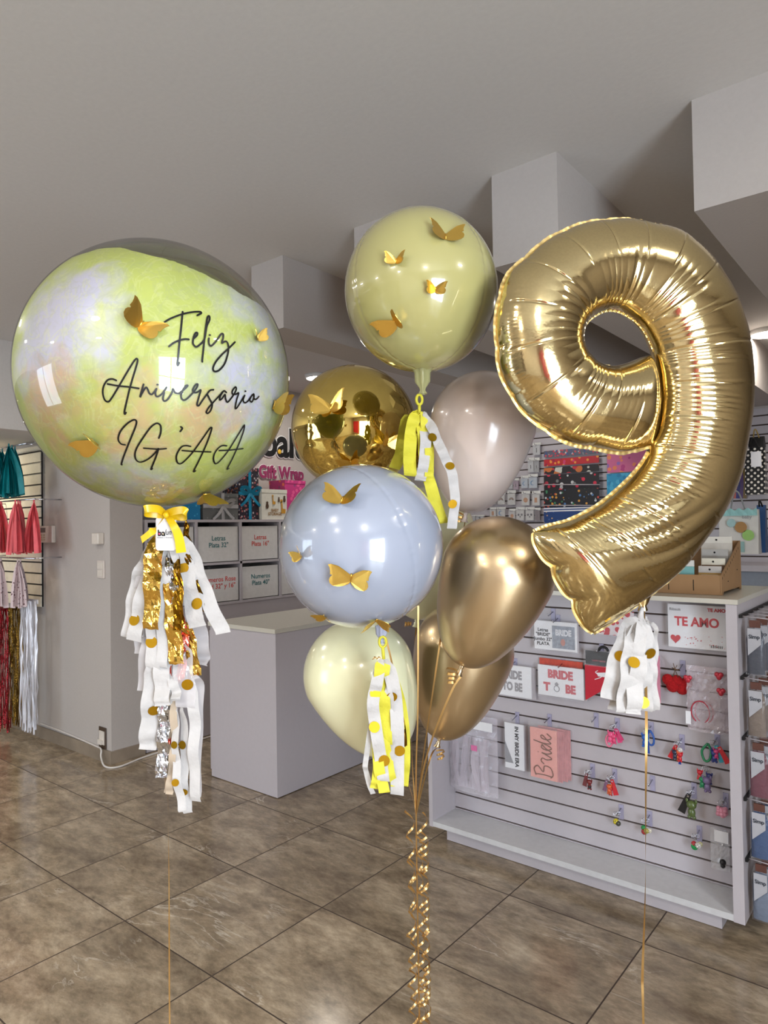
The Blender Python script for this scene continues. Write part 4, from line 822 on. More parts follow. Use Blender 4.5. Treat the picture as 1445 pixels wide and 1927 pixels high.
# key fobs
def fob(label, px, py, parts, grp='key fobs on the slat panel', hk=True):
    p = onY(px, py, SY - .04); t = thing('key_fob', label, 'key fob', (p.x, p.y, p.z), grp)
    m = MB()
    for k in range(3): c = p + Vector((0.004 * k - .004, .004 * k, -.004)); m.tube([c + Vector((math.cos(q) * .010, .003 * math.sin(3 * q), math.sin(q) * .010)) for q in [j * math.pi / 6 for j in range(12)]], .0011, 5, closed=True)
    obj('key_ring', m, chromeg, t, True)
    for k in range(len(parts)):
        kind, dx, dz, s, ang, cl = parts[k]; mt = mat('fob_%d_%d_%d' % cl, cl, 0.35, coat=0.4); m = MB(); c = p + Vector((dx, -.004 * (k % 3), dz - .01))
        R_ = Matrix.Rotation(ang, 3, 'Y')
        def T(v): return c + R_ @ Vector(v)
        if kind == 'strap':
            w2 = s * .17; pts = [T((-w2 * .6, 0, 0)), T((w2 * .6, 0, 0)), T((w2, 0, -s)), T((-w2, 0, -s))]; m.poly(pts, (0, .004, 0)); obj('strap', m, mt, t)
            m = MB(); m.disc(T((0, -.0008, -s * .12)), (0, -1, 0), s * .05, n=8); obj('rivet', m, chromeg, t)
        elif kind == 'loop':
            m.tube(crom([T((0, 0, 0)), T((-s * .28, 0, -s * .5)), T((-s * .1, 0, -s)), T((s * .15, 0, -s * .9)), T((s * .2, 0, -s * .4)), T((0, 0, 0))], 5), s * .07, 6); obj('wrist_loop', m, mt, t, True)
        elif kind == 'ball':
            m.ball(T((0, 0, -s)), s, 0, 14); obj('ball_charm', m, mt, t, True)
            m = MB()
            for q in range(5): m.disc(T((math.cos(q * 1.256) * s * .5, -s * .86, -s + math.sin(q * 1.256) * s * .5)), (math.cos(q * 1.256) * .5, -1, math.sin(q * 1.256) * .5), s * .18, n=6)
            obj('panel_marks', m, mat('fob_mark', (36, 32, 34), 0.5), t)
        elif kind == 'toy':   # plain rounded figure charm
            m.ball(T((0, 0, -s * .32)), s * .30, 0, 12, (1, .8, .9)); m.ball(T((0, 0, -s * .78)), s * .27, 0, 12, (.85, .7, 1.1))
            for sx_ in (-1, 1): m.ball(T((sx_ * s * .26, 0, -s * .10)), s * .12, 0, 8, (.7, .5, 1.3)); m.ball(T((sx_ * s * .14, 0, -s * 1.05)), s * .12, 0, 8)
            obj('figure_charm', m, mt, t, True)
        elif kind == 'disc':
            lathe(m, [(.0005, -.003), (s, -.003), (s, .003), (.0005, .003)], T((0, 0, -s)), 18, axis=(0.3, -1, 0)); obj('disc_charm', m, mt, t, True)
        elif kind == 'fluff':
            rnd = random.Random(k + 5)
            for q in range(26): v = Vector((rnd.uniform(-1, 1), rnd.uniform(-.6, .6), rnd.uniform(-1, 1))); m.ball(T(v * s * .6 + Vector((0, 0, -s))), s * .42, 0, 8)
            obj('pompom', m, mt, t, True)
    if hk: hookp(t, p.x + .006, p.z + .018)
P_, Bl, Rd, Gn, Or = (232, 60, 130), (20, 84, 170), (200, 24, 40), (20, 130, 80), (214, 90, 40)
fob('hot pink strap and figure key fobs, leftmost of the upper row', 1153, 1366, [('strap', .010, 0, .06, -.35, P_), ('toy', -.008, -.012, .045, .1, (238, 90, 140)), ('strap', .018, 0, .05, -.5, (210, 50, 110)), ('loop', -.012, -.02, .06, .1, (236, 120, 150)), ('toy', .002, -.02, .04, -.1, (226, 70, 120))])
fob('blue figure key fobs behind the thin gold string', 1217, 1374, [('loop', .012, .012, .06, -.1, Bl), ('toy', -.006, -.004, .05, .05, (30, 100, 190)), ('strap', .004, -.035, .048, 0, (18, 70, 160)), ('toy', -.004, -.016, .04, 0, (80, 150, 205))])
fob('red strap, orange figure and blue key fobs right of the gold string', 1275, 1398, [('strap', -.006, 0, .062, .42, Rd), ('toy', .004, -.012, .042, 0, Or), ('toy', -.010, -.016, .035, 0, (34, 44, 70)), ('strap', .006, -.045, .03, 0, (24, 60, 150)), ('ball', .010, -.006, .010, 0, (230, 226, 220)), ('toy', .010, -.022, .036, 0, Rd)])
fob('bunch of green, teal, purple and red strap key fobs by the counter edge', 1342, 1396, [('loop', -.020, 0, .07, .1, Gn), ('strap', .010, -.002, .065, -.35, (40, 150, 170)), ('strap', .022, -.004, .066, -.5, Rd), ('strap', -.004, -.012, .055, .12, (120, 90, 150)), ('toy', .004, -.018, .045, 0, (34, 54, 130)), ('toy', .012, -.012, .035, 0, (200, 60, 120))])
fob('red, green and grey purple figure key fobs hanging below the bunch', 1326, 1445, [('toy', -.018, 0, .036, .1, Rd), ('toy', -.010, -.022, .042, 0, Gn), ('toy', .008, -.018, .056, -.05, (116, 100, 140)), ('toy', .016, -.006, .04, 0, (40, 44, 110))], hk=False)
fob('dark red key fobs, leftmost of the second row', 1106, 1452, [('strap', -.006, 0, .058, .2, (110, 26, 26)), ('toy', .008, -.020, .04, 0, (120, 30, 30)), ('ball', .010, -.045, .007, 0, (20, 18, 20))])
fob('red strap and orange figure key fobs in the second row', 1148, 1462, [('strap', .006, 0, .066, -.28, (206, 28, 44)), ('toy', -.004, -.018, .04, 0, Or), ('strap', -.012, -.004, .05, .25, (120, 80, 110)), ('toy', 0, -.03, .035, 0, (190, 30, 40))])
fob('black strap with a dark green figure key fob', 1298, 1490, [('strap', -.004, 0, .085, .38, (22, 20, 22)), ('toy', .006, -.018, .066, 0, (84, 100, 50))])
fob('fluffy pink key fob at the right end of the counter', 1358, 1510, [('fluff', 0, -.004, .022, 0, (226, 150, 170)), ('toy', -.006, -.020, .02, 0, (214, 60, 100))])
fob('yellow and black ball key fobs, leftmost of the bottom row', 1160, 1530, [('ball', -.003, -.014, .013, 0, (214, 196, 40)), ('ball', .008, -.020, .011, 0, (60, 60, 40))])
fob('green, red and cream ball key fobs behind the gold string', 1214, 1543, [('ball', -.008, -.014, .010, 0, (20, 150, 70)), ('ball', -.004, -.026, .012, 0, (180, 40, 44)), ('ball', .006, -.020, .011, 0, (180, 170, 80)), ('ball', .016, -.020, .010, 0, (226, 220, 200))])
fob('red, green and football key fobs in the lowest row', 1308, 1572, [('ball', -.006, -.014, .010, 0, (190, 40, 50)), ('disc', -.002, -.020, .013, 0, (16, 150, 74)), ('ball', .012, -.012, .012, 0, (220, 216, 206)), ('ball', .018, -.010, .010, 0, (200, 196, 150))])
def inn_fig(t, a, b_, y):
    w = b_.x - a.x; h = b_.z - a.z
    obj('header_card', MB().box((a.x + w * .25, y - .012, b_.z - h * .3), (b_.x - w * .02, y - .009, b_.z - h * .02)), whitecard, t)
    m = MB(); c = Vector((a.x + w * .66, y - .01, a.z + h * .22)); m.ball(c, .012, 0, 12); m.ball(c + Vector((0, 0, -.014)), .009, 0, 10); obj('trinket', m, blackm, t, True)
plasticbag('trinket_bag', 'clear bag with a white header and small dark trinket, bottom right', (1338, 1560, 1372, 1636), mat('trinket_bag_film', (230, 230, 232), 0.1, alpha=0.3, spec=1.0), inn_fig, G1, 4, y0=SY - .03, dep=.025)

# pink pack on the counter's left side
a = onX(789, 1440, DX0 - 0.02); 
p0 = onY(788, 1384, 3.36); p1 = onY(804, 1445, 3.36)
t = thing('side_pack', 'pink pack hanging on the left side of the striped counter', 'party pack', (DX0 - 0.04, 3.30, p1.z))
obj('card', MB().box((DX0 - 0.075, 3.30, p1.z - .02), (DX0 - 0.003, 3.306, p0.z)), mat('dusty_pink_card', (190, 120, 132), 0.5), t)
obj('header_card', MB().box((DX0 - 0.077, 3.299, p0.z + .001), (DX0 - 0.003, 3.307, p0.z + .03)), whitecard, t)

# ------------------------------------------------------------------ garment packs on the counter's right side
rows = [(1.160, 'dark slate', (62, 66, 78), 'top row'), (0.935, 'taupe', (128, 112, 98), 'second row'), (0.715, 'wine red', (112, 46, 62), 'third row'), (0.495, 'blue', (44, 76, 122), 'fourth row'), (0.275, 'pale blue grey', (110, 122, 142), 'lowest row')]
wrap = mat('pack_grey_film', (170, 170, 176), 0.12, alpha=0.13, spec=1.0, bump=0.4, bscale=30)
ordn = ['nearest', 'second', 'third', 'fourth', 'fifth', 'sixth']
proto = {}
for ri, (zt, cn, cc, rn) in enumerate(rows):
    hz = 0.195 if ri < 4 else 0.2
    railo = thing('hook_rail', 'black rail with white pegs carrying the %s of packs' % rn, 'rail', (DX1 + .01, 3.1, zt + .02), 'peg rails on the counter side')
    obj('rail', MB().box((DX1 + .001, 2.80, zt + .014), (DX1 + .010, 3.40, zt + .026)), blackm, railo)
    ys = [2.825, 2.915, 3.005, 3.10, 3.20, 3.30] if ri < 4 else [2.83, 2.885, 2.945, 3.01, 3.09, 3.18]
    for k, y in enumerate(ys):
        obj('peg', MB().tube([(DX1 + .008, y - .006, zt + .02), (DX1 + .11, y - .006, zt + .014), (DX1 + .115, y - .006, zt + .022)], .0022, 6), mel, railo, True)
    for k, y in enumerate(ys):
        rnd = random.Random(ri * 10 + k); x0 = DX1 + .010 + .011 * k + rnd.uniform(0, .006); w = 0.068; x1 = x0 + w; th = 0.03
        t = thing('garment_pack', '%s garment pack, %s from the counter front, in the %s' % (cn, ordn[k], rn), 'garment pack', ((x0 + x1) / 2, y, zt - hz), 'plastic garment packs on the counter side')
        # pillow shaped film
        def pillow(x0, x1, z0, z1, d, inset=0.0):
            m = MB(); K, J = 8, 12
            for sgn in (-1, 1):
                vs = []
                for j in range(J + 1):
                    v = j / J; taper = 1 - .35 * max(0, v - .8) / .2
                    for i in range(K + 1):
                        u = i / K; b = (4 * u * (1 - u)) ** .5 * (1 - abs(2 * v - .8) ** 3 if abs(2 * v - .8) < 1 else 0)
                        xc = (x0 + x1) / 2; vs.append((xc + (x1 - x0) * (u - .5) * taper, y + sgn * d * .5 * max(b, 0) + rnd.uniform(-.0015, .0015), z0 + (z1 - z0) * v))
                f = [(j * (K + 1) + i, j * (K + 1) + i + 1, (j + 1) * (K + 1) + i + 1, (j + 1) * (K + 1) + i) for j in range(J) for i in range(K)]
                m.add(vs, f)
            return m
        if ri < 2 or True:
            obj('garment', pillow(x0 + .005, x1 - .005, zt - hz + .006, zt - hz * .12, th * .85), mat('garment_%s' % cn.replace(' ', '_'), cc, 0.8, bump=0.4, bscale=60), t, True)
        obj('plastic_wrap', pillow(x0, x1, zt - hz, zt, th), wrap, t, True)
        yy = y - th * .5 - .003
        m = MB(); m.poly([(x0 + .012, yy, zt - .022), (x1 - .012, yy, zt - .022), (x1 - .012, yy, zt - hz * .40), (x0 + .012, yy, zt - hz * .62)]); obj('paper_insert', m, mat('grey_white_insert', (176, 176, 182), 0.5), t)
        obj('lettering', MB().text('Simp', 0.019, faceY(((x0 + x1) / 2, yy - .001, zt - .052)), bold=.0006), mat('slate_print', (50, 56, 66), .5), t)
        obj('top_fold', MB().box((x0 + .016, y - .004, zt - .020), (x1 - .016, y + .004, zt + .006)), mat('brown_hanger_card', (96, 60, 50), 0.5), t)

# ================================================================== balloons
def plastic(name, rgb, rough=0.12, coat=0.8, sss=0.0, spec=0.5, metal=0.0, streak=0.0):
    return mat(name, rgb, rough, metal=metal, coat=coat, coatr=0.03, sss=sss, spec=spec, mott=0.02, bscale=3)

class Ball:
    def __init__(s, px, py, d, r): s.c = at(px, py, d); s.r = r; s.d = d
    def hit(s, px, py, k=1.0):
        v = Vector(ray(px, py)).normalized(); o = Vector(CAM) - s.c; b = o.dot(v); q = o.dot(o) - (s.r * k) ** 2; dd = b * b - q
        t = -b - math.sqrt(max(dd, 0)); p = Vector(CAM) + v * t
        if dd < 0: p = s.c + (p - s.c).normalized() * s.r * k
        return p

def foil_sphere(name, B, m_, parent, squash=1.03, seams=(), tilt=0.0, yaw0=0.0, amp=1.0, NL=256, NV=120):
    mb = MB(); vs = []; fs = []
    # local frame: az measured from the direction to the viewer, positive to the viewer's right
    z = (Vector((0, 0, 1)) + VR * tilt).normalized(); f = -Vector(ray(CX, CY)); f = (f - z * f.dot(z)).normalized(); rt = z.cross(f) * -1
    rt = f.cross(z) * -1 if (f.cross(z) * -1).dot(VR) > 0 else f.cross(z)
    for i in range(NV + 1):
        th = math.pi * i / NV
        for k in range(NL):
            az = 2 * math.pi * k / NL; disp = 0.0
            for sm in seams:
                dl = (az - sm + math.pi) % (2 * math.pi) - math.pi; dist = abs(dl) * math.sin(th)
                lowbias = 0.45 + 0.55 * (i / NV)
                disp -= 0.0075 * math.exp(-(dist / 0.017) ** 2)
                disp += 0.0065 * amp * lowbias * math.sin(th * 105 + 9 * math.sin(th * 13)) * math.exp(-(dist / 0.075) ** 2)
            r = B.r * (1 + disp) ; d = (f * math.cos(az) + rt * math.sin(az)) * math.sin(th) + z * (math.cos(th) * squash)
            vs.append(B.c + d * r)
    for i in range(NV):
        for k in range(NL): fs.append((i * NL + k, (i + 1) * NL + k, (i + 1) * NL + (k + 1) % NL, i * NL + (k + 1) % NL))
    mb.add(vs, fs)
    return obj(name, mb, m_, parent, True)

def neck(B, m_, parent, L=0.055, r0=0.022, squash=1.03, name='neck', px=None):
    b = B.c - Vector((0, 0, B.r * squash)); mb = MB()
    if px is not None:
        b = at(px[0], px[1], B.d); b = B.c + (b - B.c).normalized() * B.r * squash
    n = 20; prof = [(r0 * 1.7, .012), (r0 * 1.05, .002), (r0 * .85, -.006), (r0 * .8, -L * .5), (r0 * .35, -L * .75), (r0 * .28, -L * .85), (r0 * .5, -L)]
    vs = []
    for (r, h) in prof:
        for k in range(n):
            q = 2 * math.pi * k / n; rr = r * (1 + .18 * math.sin(q * 5)); vs.append(b + Vector((rr * math.cos(q), rr * math.sin(q), h)))
    mb.add(vs, [(i * n + k, i * n + (k + 1) % n, (i + 1) * n + (k + 1) % n, (i + 1) * n + k) for i in range(len(prof) - 1) for k in range(n)])
    obj(name, mb, m_, parent, True); return b - Vector((0, 0, L))

WING0 = [(0, -.02), (0, .28), (.05, .52), (.17, .78), (.36, .97), (.47, 1.0), (.47, .86), (.50, .72), (.56, .60), (.50, .53), (.60, .49), (.68, .40), (.71, .26), (.66, .12), (.52, .0), (.34, -.07), (.15, -.09)]
_wa = math.radians(27)
WING = [(x * math.cos(_wa) + (y - .05) * math.sin(_wa) * (1 if x > 0 or y > .1 else 0), (y - .05) * math.cos(_wa) - x * math.sin(_wa) + .05) for x, y in WING0]
WING[0] = (0, -.04); WING[1] = (.02, .24)
def butterfly(B, parent, px, py, spx, rot, fl, fr, label=None):
    p = B.hit(px, py, 1.006); n = (p - B.c).normalized(); s = 1.28 * spx * ((p - Vector(CAM)).dot(VF)) / FPX
    up = (VU - n * VU.dot(n)).normalized(); rt = up.cross(n) * 1.0
    rt = rt if rt.dot(VR) > 0 else -rt
    q = math.radians(rot); a = up * math.cos(q) + rt * math.sin(q); b = rt * math.cos(q) - up * math.sin(q)
    e = bpy.data.objects.new('butterfly', None); C.objects.link(e); e.parent = parent; e.location = p - parent.location; e.empty_display_size = .01
    if label: e['label'] = label
    for sg, fold in ((-1, fl), (1, fr)):
        fo = math.radians(fold * .8); dirn = b * sg * math.cos(fo) + n * math.sin(fo); wn = n * math.cos(fo) - b * sg * math.sin(fo)
        base = p + n * 0.0015; pts = [base + dirn * (x * s * 1.15) + a * ((y - .2) * s) + wn * (0.02 * s * math.sin(x * 4)) for x, y in WING]
        mb = MB(); mb.poly(pts, wn * 0.0006); obj('wing', mb, goldcard, e)
    mb = MB(); mb.tube([p + n * .001 - a * s * .28, p + n * .003, p + n * .001 + a * s * .1], s * .025, 6); obj('butterfly_body', mb, goldcard, e, True)
    return e

# ---------------- the big clear bubble
BB = Ball(297, 710, 1.5, 0.281)
bub = thing('bubble_balloon', 'big clear bubble balloon, paint-swirled yellow and white, lettered Feliz Aniversario', 'balloon', tuple(BB.c - Vector((0, 0, BB.r))))
shell = bpy.data.materials.new('clear_bubble_film'); shell.use_nodes = True
def _shell():
    nt = shell.node_tree; N = nt.nodes; N.remove(N['Principled BSDF']); out = N['Material Output']
    tr = N.new('ShaderNodeBsdfTransparent'); gl = N.new('ShaderNodeBsdfGlossy'); gl.inputs['Roughness'].default_value = 0.015; lw = N.new('ShaderNodeLayerWeight'); lw.inputs['Blend'].default_value = 0.22
    cr = N.new('ShaderNodeMapRange'); cr.inputs['To Min'].default_value = 0.06; cr.inputs['To Max'].default_value = 0.75; nt.links.new(lw.outputs['Fresnel'], cr.inputs['Value'])
    mx = N.new('ShaderNodeMixShader'); nt.links.new(cr.outputs[0], mx.inputs[0]); nt.links.new(tr.outputs[0], mx.inputs[1]); nt.links.new(gl.outputs[0], mx.inputs[2]); nt.links.new(mx.outputs[0], out.inputs['Surface'])
    tr.inputs[0].default_value = (0.97, 0.97, 0.96, 1)
_shell()
paint = bpy.data.materials.new('swirled_paint'); paint.use_nodes = True
BMIN = None
def _paint():
    nt = paint.node_tree; N = nt.nodes; Lk = nt.links.new; b = N['Principled BSDF']; b.inputs['Roughness'].default_value = 0.35
    tc = N.new('ShaderNodeTexCoord'); V = tc.outputs['Object']
    sub = N.new('ShaderNodeVectorMath'); sub.operation = 'SUBTRACT'; sub.inputs[1].default_value = (0, 0, BB.r); Lk(V, sub.inputs[0])
    dv = N.new('ShaderNodeVectorMath'); dv.operation = 'SCALE'; dv.inputs['Scale'].default_value = 1 / BB.r; Lk(sub.outputs[0], dv.inputs[0]); P = dv.outputs[0]
    def noise(sc_, det, dist, off, rough=.5):
        n = N.new('ShaderNodeTexNoise'); n.inputs['Scale'].default_value = sc_; n.inputs['Detail'].default_value = det; n.inputs['Distortion'].default_value = dist; n.inputs['Roughness'].default_value = rough
        a = N.new('ShaderNodeVectorMath'); a.operation = 'ADD'; a.inputs[1].default_value = off; Lk(P, a.inputs[0]); Lk(a.outputs[0], n.inputs['Vector']); return n.outputs['Fac']
    def M(op, a, bb=None, cl=False):
        n = N.new('ShaderNodeMath'); n.operation = op; n.use_clamp = cl
        for i, v in enumerate((a, bb)):
            if v is None: continue
            if isinstance(v, (int, float)): n.inputs[i].default_value = v
            else: Lk(v, n.inputs[i])
        return n.outputs[0]
    def dot(vec, k=0.0):
        n = N.new('ShaderNodeVectorMath'); n.operation = 'DOT_PRODUCT'; n.inputs[1].default_value = tuple(vec); Lk(P, n.inputs[0]); return n.outputs['Value']
    def blob(px, py, rad, soft=.25):   # mask around a spot of the ball
        c = (BB.hit(px, py) - BB.c).normalized(); wob = M('MULTIPLY', M('SUBTRACT', noise(4.5, 5, .6, (3, 1, px * .01)), .5), .9)
        d = dot(c); f = M('ADD', M('SUBTRACT', d, math.cos(rad)), M('MULTIPLY', wob, soft))
        mr = N.new('ShaderNodeMapRange'); mr.inputs['From Min'].default_value = -.035; mr.inputs['From Max'].default_value = .045; Lk(f, mr.inputs['Value']); return mr.outputs[0]
    def mix(f, a, bcol):
        m = N.new('ShaderNodeMix'); m.data_type = 'RGBA'; Lk(f, m.inputs[0])
        if isinstance(a, tuple): m.inputs[6].default_value = a
        else: Lk(a, m.inputs[6])
        m.inputs[7].default_value = bcol; return m.outputs[2]
    YEL = lin((210, 220, 112)); GRN = lin((196, 208, 140)); WHT = lin((212, 212, 232)); PCH = lin((226, 188, 142)); 
    base = N.new('ShaderNodeMix'); base.data_type = 'RGBA'; Lk(noise(3.4, 7, 1.2, (0, 0, 0), .62), base.inputs[0]); base.inputs[6].default_value = lin((190, 206, 124)); base.inputs[7].default_value = YEL
    col = base.outputs[2]
    for px, py, r_ in ((118, 590, .40), (62, 690, .30), (150, 560, .18), (170, 650, .2), (90, 640, .2), (480, 745, .31), (440, 730, .18), (515, 610, .27), (480, 880, .28), (250, 910, .26), (200, 900, .12), (530, 690, .2), (440, 560, .13)): col = mix(blob(px, py, r_), col, WHT)
    for px, py, r_ in ((235, 790, .20), (270, 830, .14), (360, 800, .15), (95, 790, .26), (110, 740, .2), (310, 935, .20), (405, 780, .1), (250, 740, .12), (520, 820, .12)): col = mix(blob(px, py, r_), col, PCH)
    for px, py, r_ in ((205, 720, .08), (160, 800, .2), (290, 520, .2), (340, 880, .16), (420, 880, .14), (150, 860, .15), (300, 640, .28), (400, 600, .2), (205, 600, .1), (190, 640, .1)): col = mix(M('MULTIPLY', blob(px, py, r_), .8), col, YEL)
    # thin streaks of thicker paint
    st = M('SUBTRACT', 1.0, M('MULTIPLY', M('ABSOLUTE', M('SUBTRACT', noise(4.2, 4, 2.2, (7, 2, 1)), .5)), 26.0), True); col = mix(M('MULTIPLY', M('MAXIMUM', st, 0.0), .35), col, lin((232, 238, 170)))
    st2 = M('MULTIPLY', M('MAXIMUM', M('SUBTRACT', 1.0, M('MULTIPLY', M('ABSOLUTE', M('SUBTRACT', noise(5.5, 5, 1.8, (1, 9, 4)), .48)), 20.0)), 0.0), .22); col = mix(st2, col, lin((180, 186, 150)))
    Lk(col, b.inputs['Base Color'])
    # ragged upper edge: unpainted crown
    edge = M('ADD', dot((0, 0, 1)), M('MULTIPLY', M('SUBTRACT', noise(3.0, 6, .4, (5, 5, 2)), .5), .14))
    edge = M('ADD', edge, M('MULTIPLY', M('MAXIMUM', dot(VR), 0.0), .34))
    edge = M('ADD', edge, M('MULTIPLY', M('MAXIMUM', dot(VF), 0.0), .40))
    al = M('LESS_THAN', edge, 0.735); Lk(al, b.inputs['Alpha'])
    b.inputs['Subsurface Weight'].default_value = 0.0
_paint()
def sphere_mesh(B, r, NL=128, NV=72):
    mb = MB(); lathe(mb, [(max(1e-5, r * math.sin(math.pi * i / NV)), -r * math.cos(math.pi * i / NV)) for i in range(NV + 1)], B.c, NL); return mb
obj('clear_shell', sphere_mesh(BB, BB.r), shell, bub, True)
obj('paint_layer', sphere_mesh(BB, BB.r * 0.992), paint, bub, True)
# lettering, laid on the ball
S1 = lambda L: [(300 + x * .11073, 570 + y * .11073) for x, y in L]
S2 = lambda L: [(180 + x * .11419, 660 + y * .11419) for x, y in L]
S3 = lambda L: [(335 + x * .11419, 690 + y * .11419) for x, y in L]
S4 = lambda L: [(210 + x * .09689, 780 + y * .09689) for x, y in L]
S5 = lambda L: [(325 + x * .1038, 780 + y * .1038) for x, y in L]
feliz = [S1(q) for q in ([(395, 150), (370, 420), (345, 640), (325, 860), (308, 1055), (335, 1018)], [(90, 322), (200, 260), (390, 190), (560, 155), (690, 150), (710, 175), (645, 210)], [(165, 738), (240, 680), (345, 633), (440, 615), (500, 620)],
    [(590, 600), (640, 548), (645, 508), (612, 515), (578, 600), (572, 690), (620, 745), (680, 715), (765, 615), (805, 400), (852, 290), (850, 225), (818, 245), (792, 400), (772, 560), (750, 780), (730, 960), (730, 1000)],
    [(842, 600), (840, 680), (872, 730), (930, 690), (1000, 600), (1050, 530), (1085, 530), (1085, 590), (1062, 680), (1110, 655), (1150, 665), (1175, 740), (1165, 860), (1110, 1030), (1020, 1140), (940, 1165), (912, 1110), (960, 1000), (1060, 880), (1180, 770), (1285, 665)], [(852, 546), (862, 546)])]
aniv = [S2(q) for q in ([(340, 490), (270, 465), (190, 490), (130, 590), (118, 700), (150, 810), (210, 840), (270, 770), (380, 590), (520, 350), (640, 160), (685, 135), (685, 200), (620, 420), (565, 610), (510, 840), (475, 1000), (480, 1045), (500, 1020)],
    [(195, 548), (380, 580), (560, 598), (710, 622)], [(790, 555), (765, 640), (733, 760), (770, 690), (828, 605), (860, 640), (885, 700), (925, 720), (965, 680), (1005, 625), (985, 690), (1000, 750), (1050, 745), (1110, 690), (1168, 603)], [(1130, 690), (1110, 790), (1135, 830), (1190, 800), (1255, 700), (1275, 630), (1310, 690), (1370, 705), (1430, 680)], [(1014, 560), (1024, 560)])]
aniv += [S3(q) for q in ([(20, 440), (60, 410), (130, 350), (160, 312), (130, 315), (75, 400), (50, 480), (70, 540), (115, 550), (180, 500), (262, 412), (312, 340), (325, 290), (290, 300), (245, 380), (265, 425), (320, 420), (375, 385), (350, 480), (315, 620), (345, 640), (400, 560), (480, 450), (530, 390), (585, 380)],
    [(485, 460), (530, 550), (565, 620), (540, 720), (490, 770), (468, 745), (510, 670), (570, 600), (690, 470), (755, 400), (797, 425)], [(735, 425), (695, 490), (690, 550), (730, 520), (775, 460), (785, 530), (815, 585), (870, 530), (932, 440), (962, 370), (945, 335), (897, 400), (900, 450), (950, 455), (1000, 435), (970, 540), (945, 670), (965, 685), (1030, 590), (1100, 470), (1075, 550), (1100, 595), (1150, 570), (1200, 500), (1245, 450), (1255, 500), (1220, 580), (1185, 555), (1205, 500)], [(1245, 470), (1262, 535), (1300, 530), (1335, 490)], [(1106, 405), (1116, 405)])]
igaa = [S4(q) for q in ([(265, 590), (190, 575), (135, 510), (135, 420), (190, 300), (300, 180), (400, 115), (455, 105), (485, 145), (460, 250), (400, 400), (310, 620), (230, 830), (190, 965), (202, 975)], [(918, 460), (955, 350), (955, 230), (910, 178), (850, 180), (750, 260), (620, 440), (500, 630), (455, 760), (470, 870), (540, 925), (640, 905), (760, 830), (860, 730), (910, 665), (860, 830), (790, 1000), (765, 1070), (792, 1050)], [(625, 655), (850, 672), (970, 672), (1060, 663)], [(1345, 240), (1375, 270), (1335, 330)])]
igaa += [S5(q) for q in ([(325, 580), (240, 565), (160, 590), (90, 690), (65, 780), (85, 870), (140, 895), (220, 840), (360, 690), (520, 470), (660, 270), (700, 237), (705, 275), (640, 470), (560, 660), (470, 850), (390, 1010), (385, 1040), (415, 1022)], [(175, 655), (370, 668), (690, 680)], [(980, 570), (900, 565), (820, 620), (760, 710), (740, 800), (760, 880), (800, 890), (870, 830), (1000, 670), (1150, 430), (1280, 220), (1302, 202), (1290, 290), (1220, 490), (1140, 680), (1060, 850), (1000, 960), (990, 995), (1020, 977)], [(845, 655), (1020, 648), (1275, 620)])]
def inked(name, strokes, wpx):
    mb = MB()
    for st in strokes:
        p2 = crom([Vector((x, y, 0)) for x, y in st], 9)
        P3 = [BB.hit(q.x, q.y, 1.004) for q in p2]; N_ = len(P3); sd = []
        for i in range(N_):
            t = (P3[min(i + 1, N_ - 1)] - P3[max(i - 1, 0)]); n = (P3[i] - BB.c).normalized(); sd.append(t.cross(n))
        w = wpx * 1.25 / FPX
        mb.ribbon(P3, w, sd)
        for e in (P3[0], P3[-1]): mb.disc(e, e - BB.c, w / 2, n=10)
        # round the bends
        for i in range(2, N_ - 2, 3): mb.disc(P3[i] + (P3[i] - BB.c).normalized() * .00005, P3[i] - BB.c, w / 2, n=8)
    return obj(name, mb, vinyl, bub)
inked('feliz_lettering', feliz, 3.6); inked('aniversario_lettering', aniv, 3.3); inked('initials_lettering', igaa, 3.3)
for q in ((268, 608, 38, 38, 62, 22), (482, 634, 20, -12, 50, 45), (515, 757, 36, -2, 70, 30), (176, 828, 36, -32, 15, 66), (392, 927, 32, 62, 80, 12)): butterfly(BB, bub, *q)
knotp = BB.c + (at(312, 960, 1.5) - BB.c).normalized() * (BB.r - .002)
mb = MB(); n = 16; prof = [(.030, .006), (.014, -.004), (.008, -.012), (.011, -.020), (.008, -.026)]
vs = []
for r_, h in prof:
    for k in range(n): q = 2 * math.pi * k / n; vs.append(knotp + Vector((r_ * (1 + .2 * math.sin(5 * q)) * math.cos(q), r_ * (1 + .2 * math.sin(5 * q)) * math.sin(q), h)))
mb.add(vs, [(i * n + k, i * n + (k + 1) % n, (i + 1) * n + (k + 1) % n, (i + 1) * n + k) for i in range(4) for k in range(n)])
obj('gathered_neck', mb, clear, bub, True)

# ---------------- yellow sphere
m_y = plastic('pearl_olive_yellow_film', (186, 180, 118), 0.2, 1.0)
BY_ = Ball(792, 549, 1.65, 0.181)
yel = thing('sphere_balloon', 'pale olive yellow sphere balloon with four gold butterflies, topmost of the bunch', 'balloon', tuple(BY_.c - Vector((0, 0, BY_.r))))
foil_sphere('film_body', BY_, m_y, yel, 1.045, seams=(-1.02, .86, 2.5, -2.5), tilt=-.05, amp=.8)
neck(BY_, mat('clear_olive_film', (186, 184, 130), 0.08, alpha=.75, coat=1), yel, .055, .020, 1.045)
for q in ((838, 443, 31, 4, 32, 28), (746, 489, 20, 6, 35, 42), (819, 542, 20, 2, 40, 48), (741, 603, 34, -24, 18, 58)): butterfly(BY_, yel, *q)

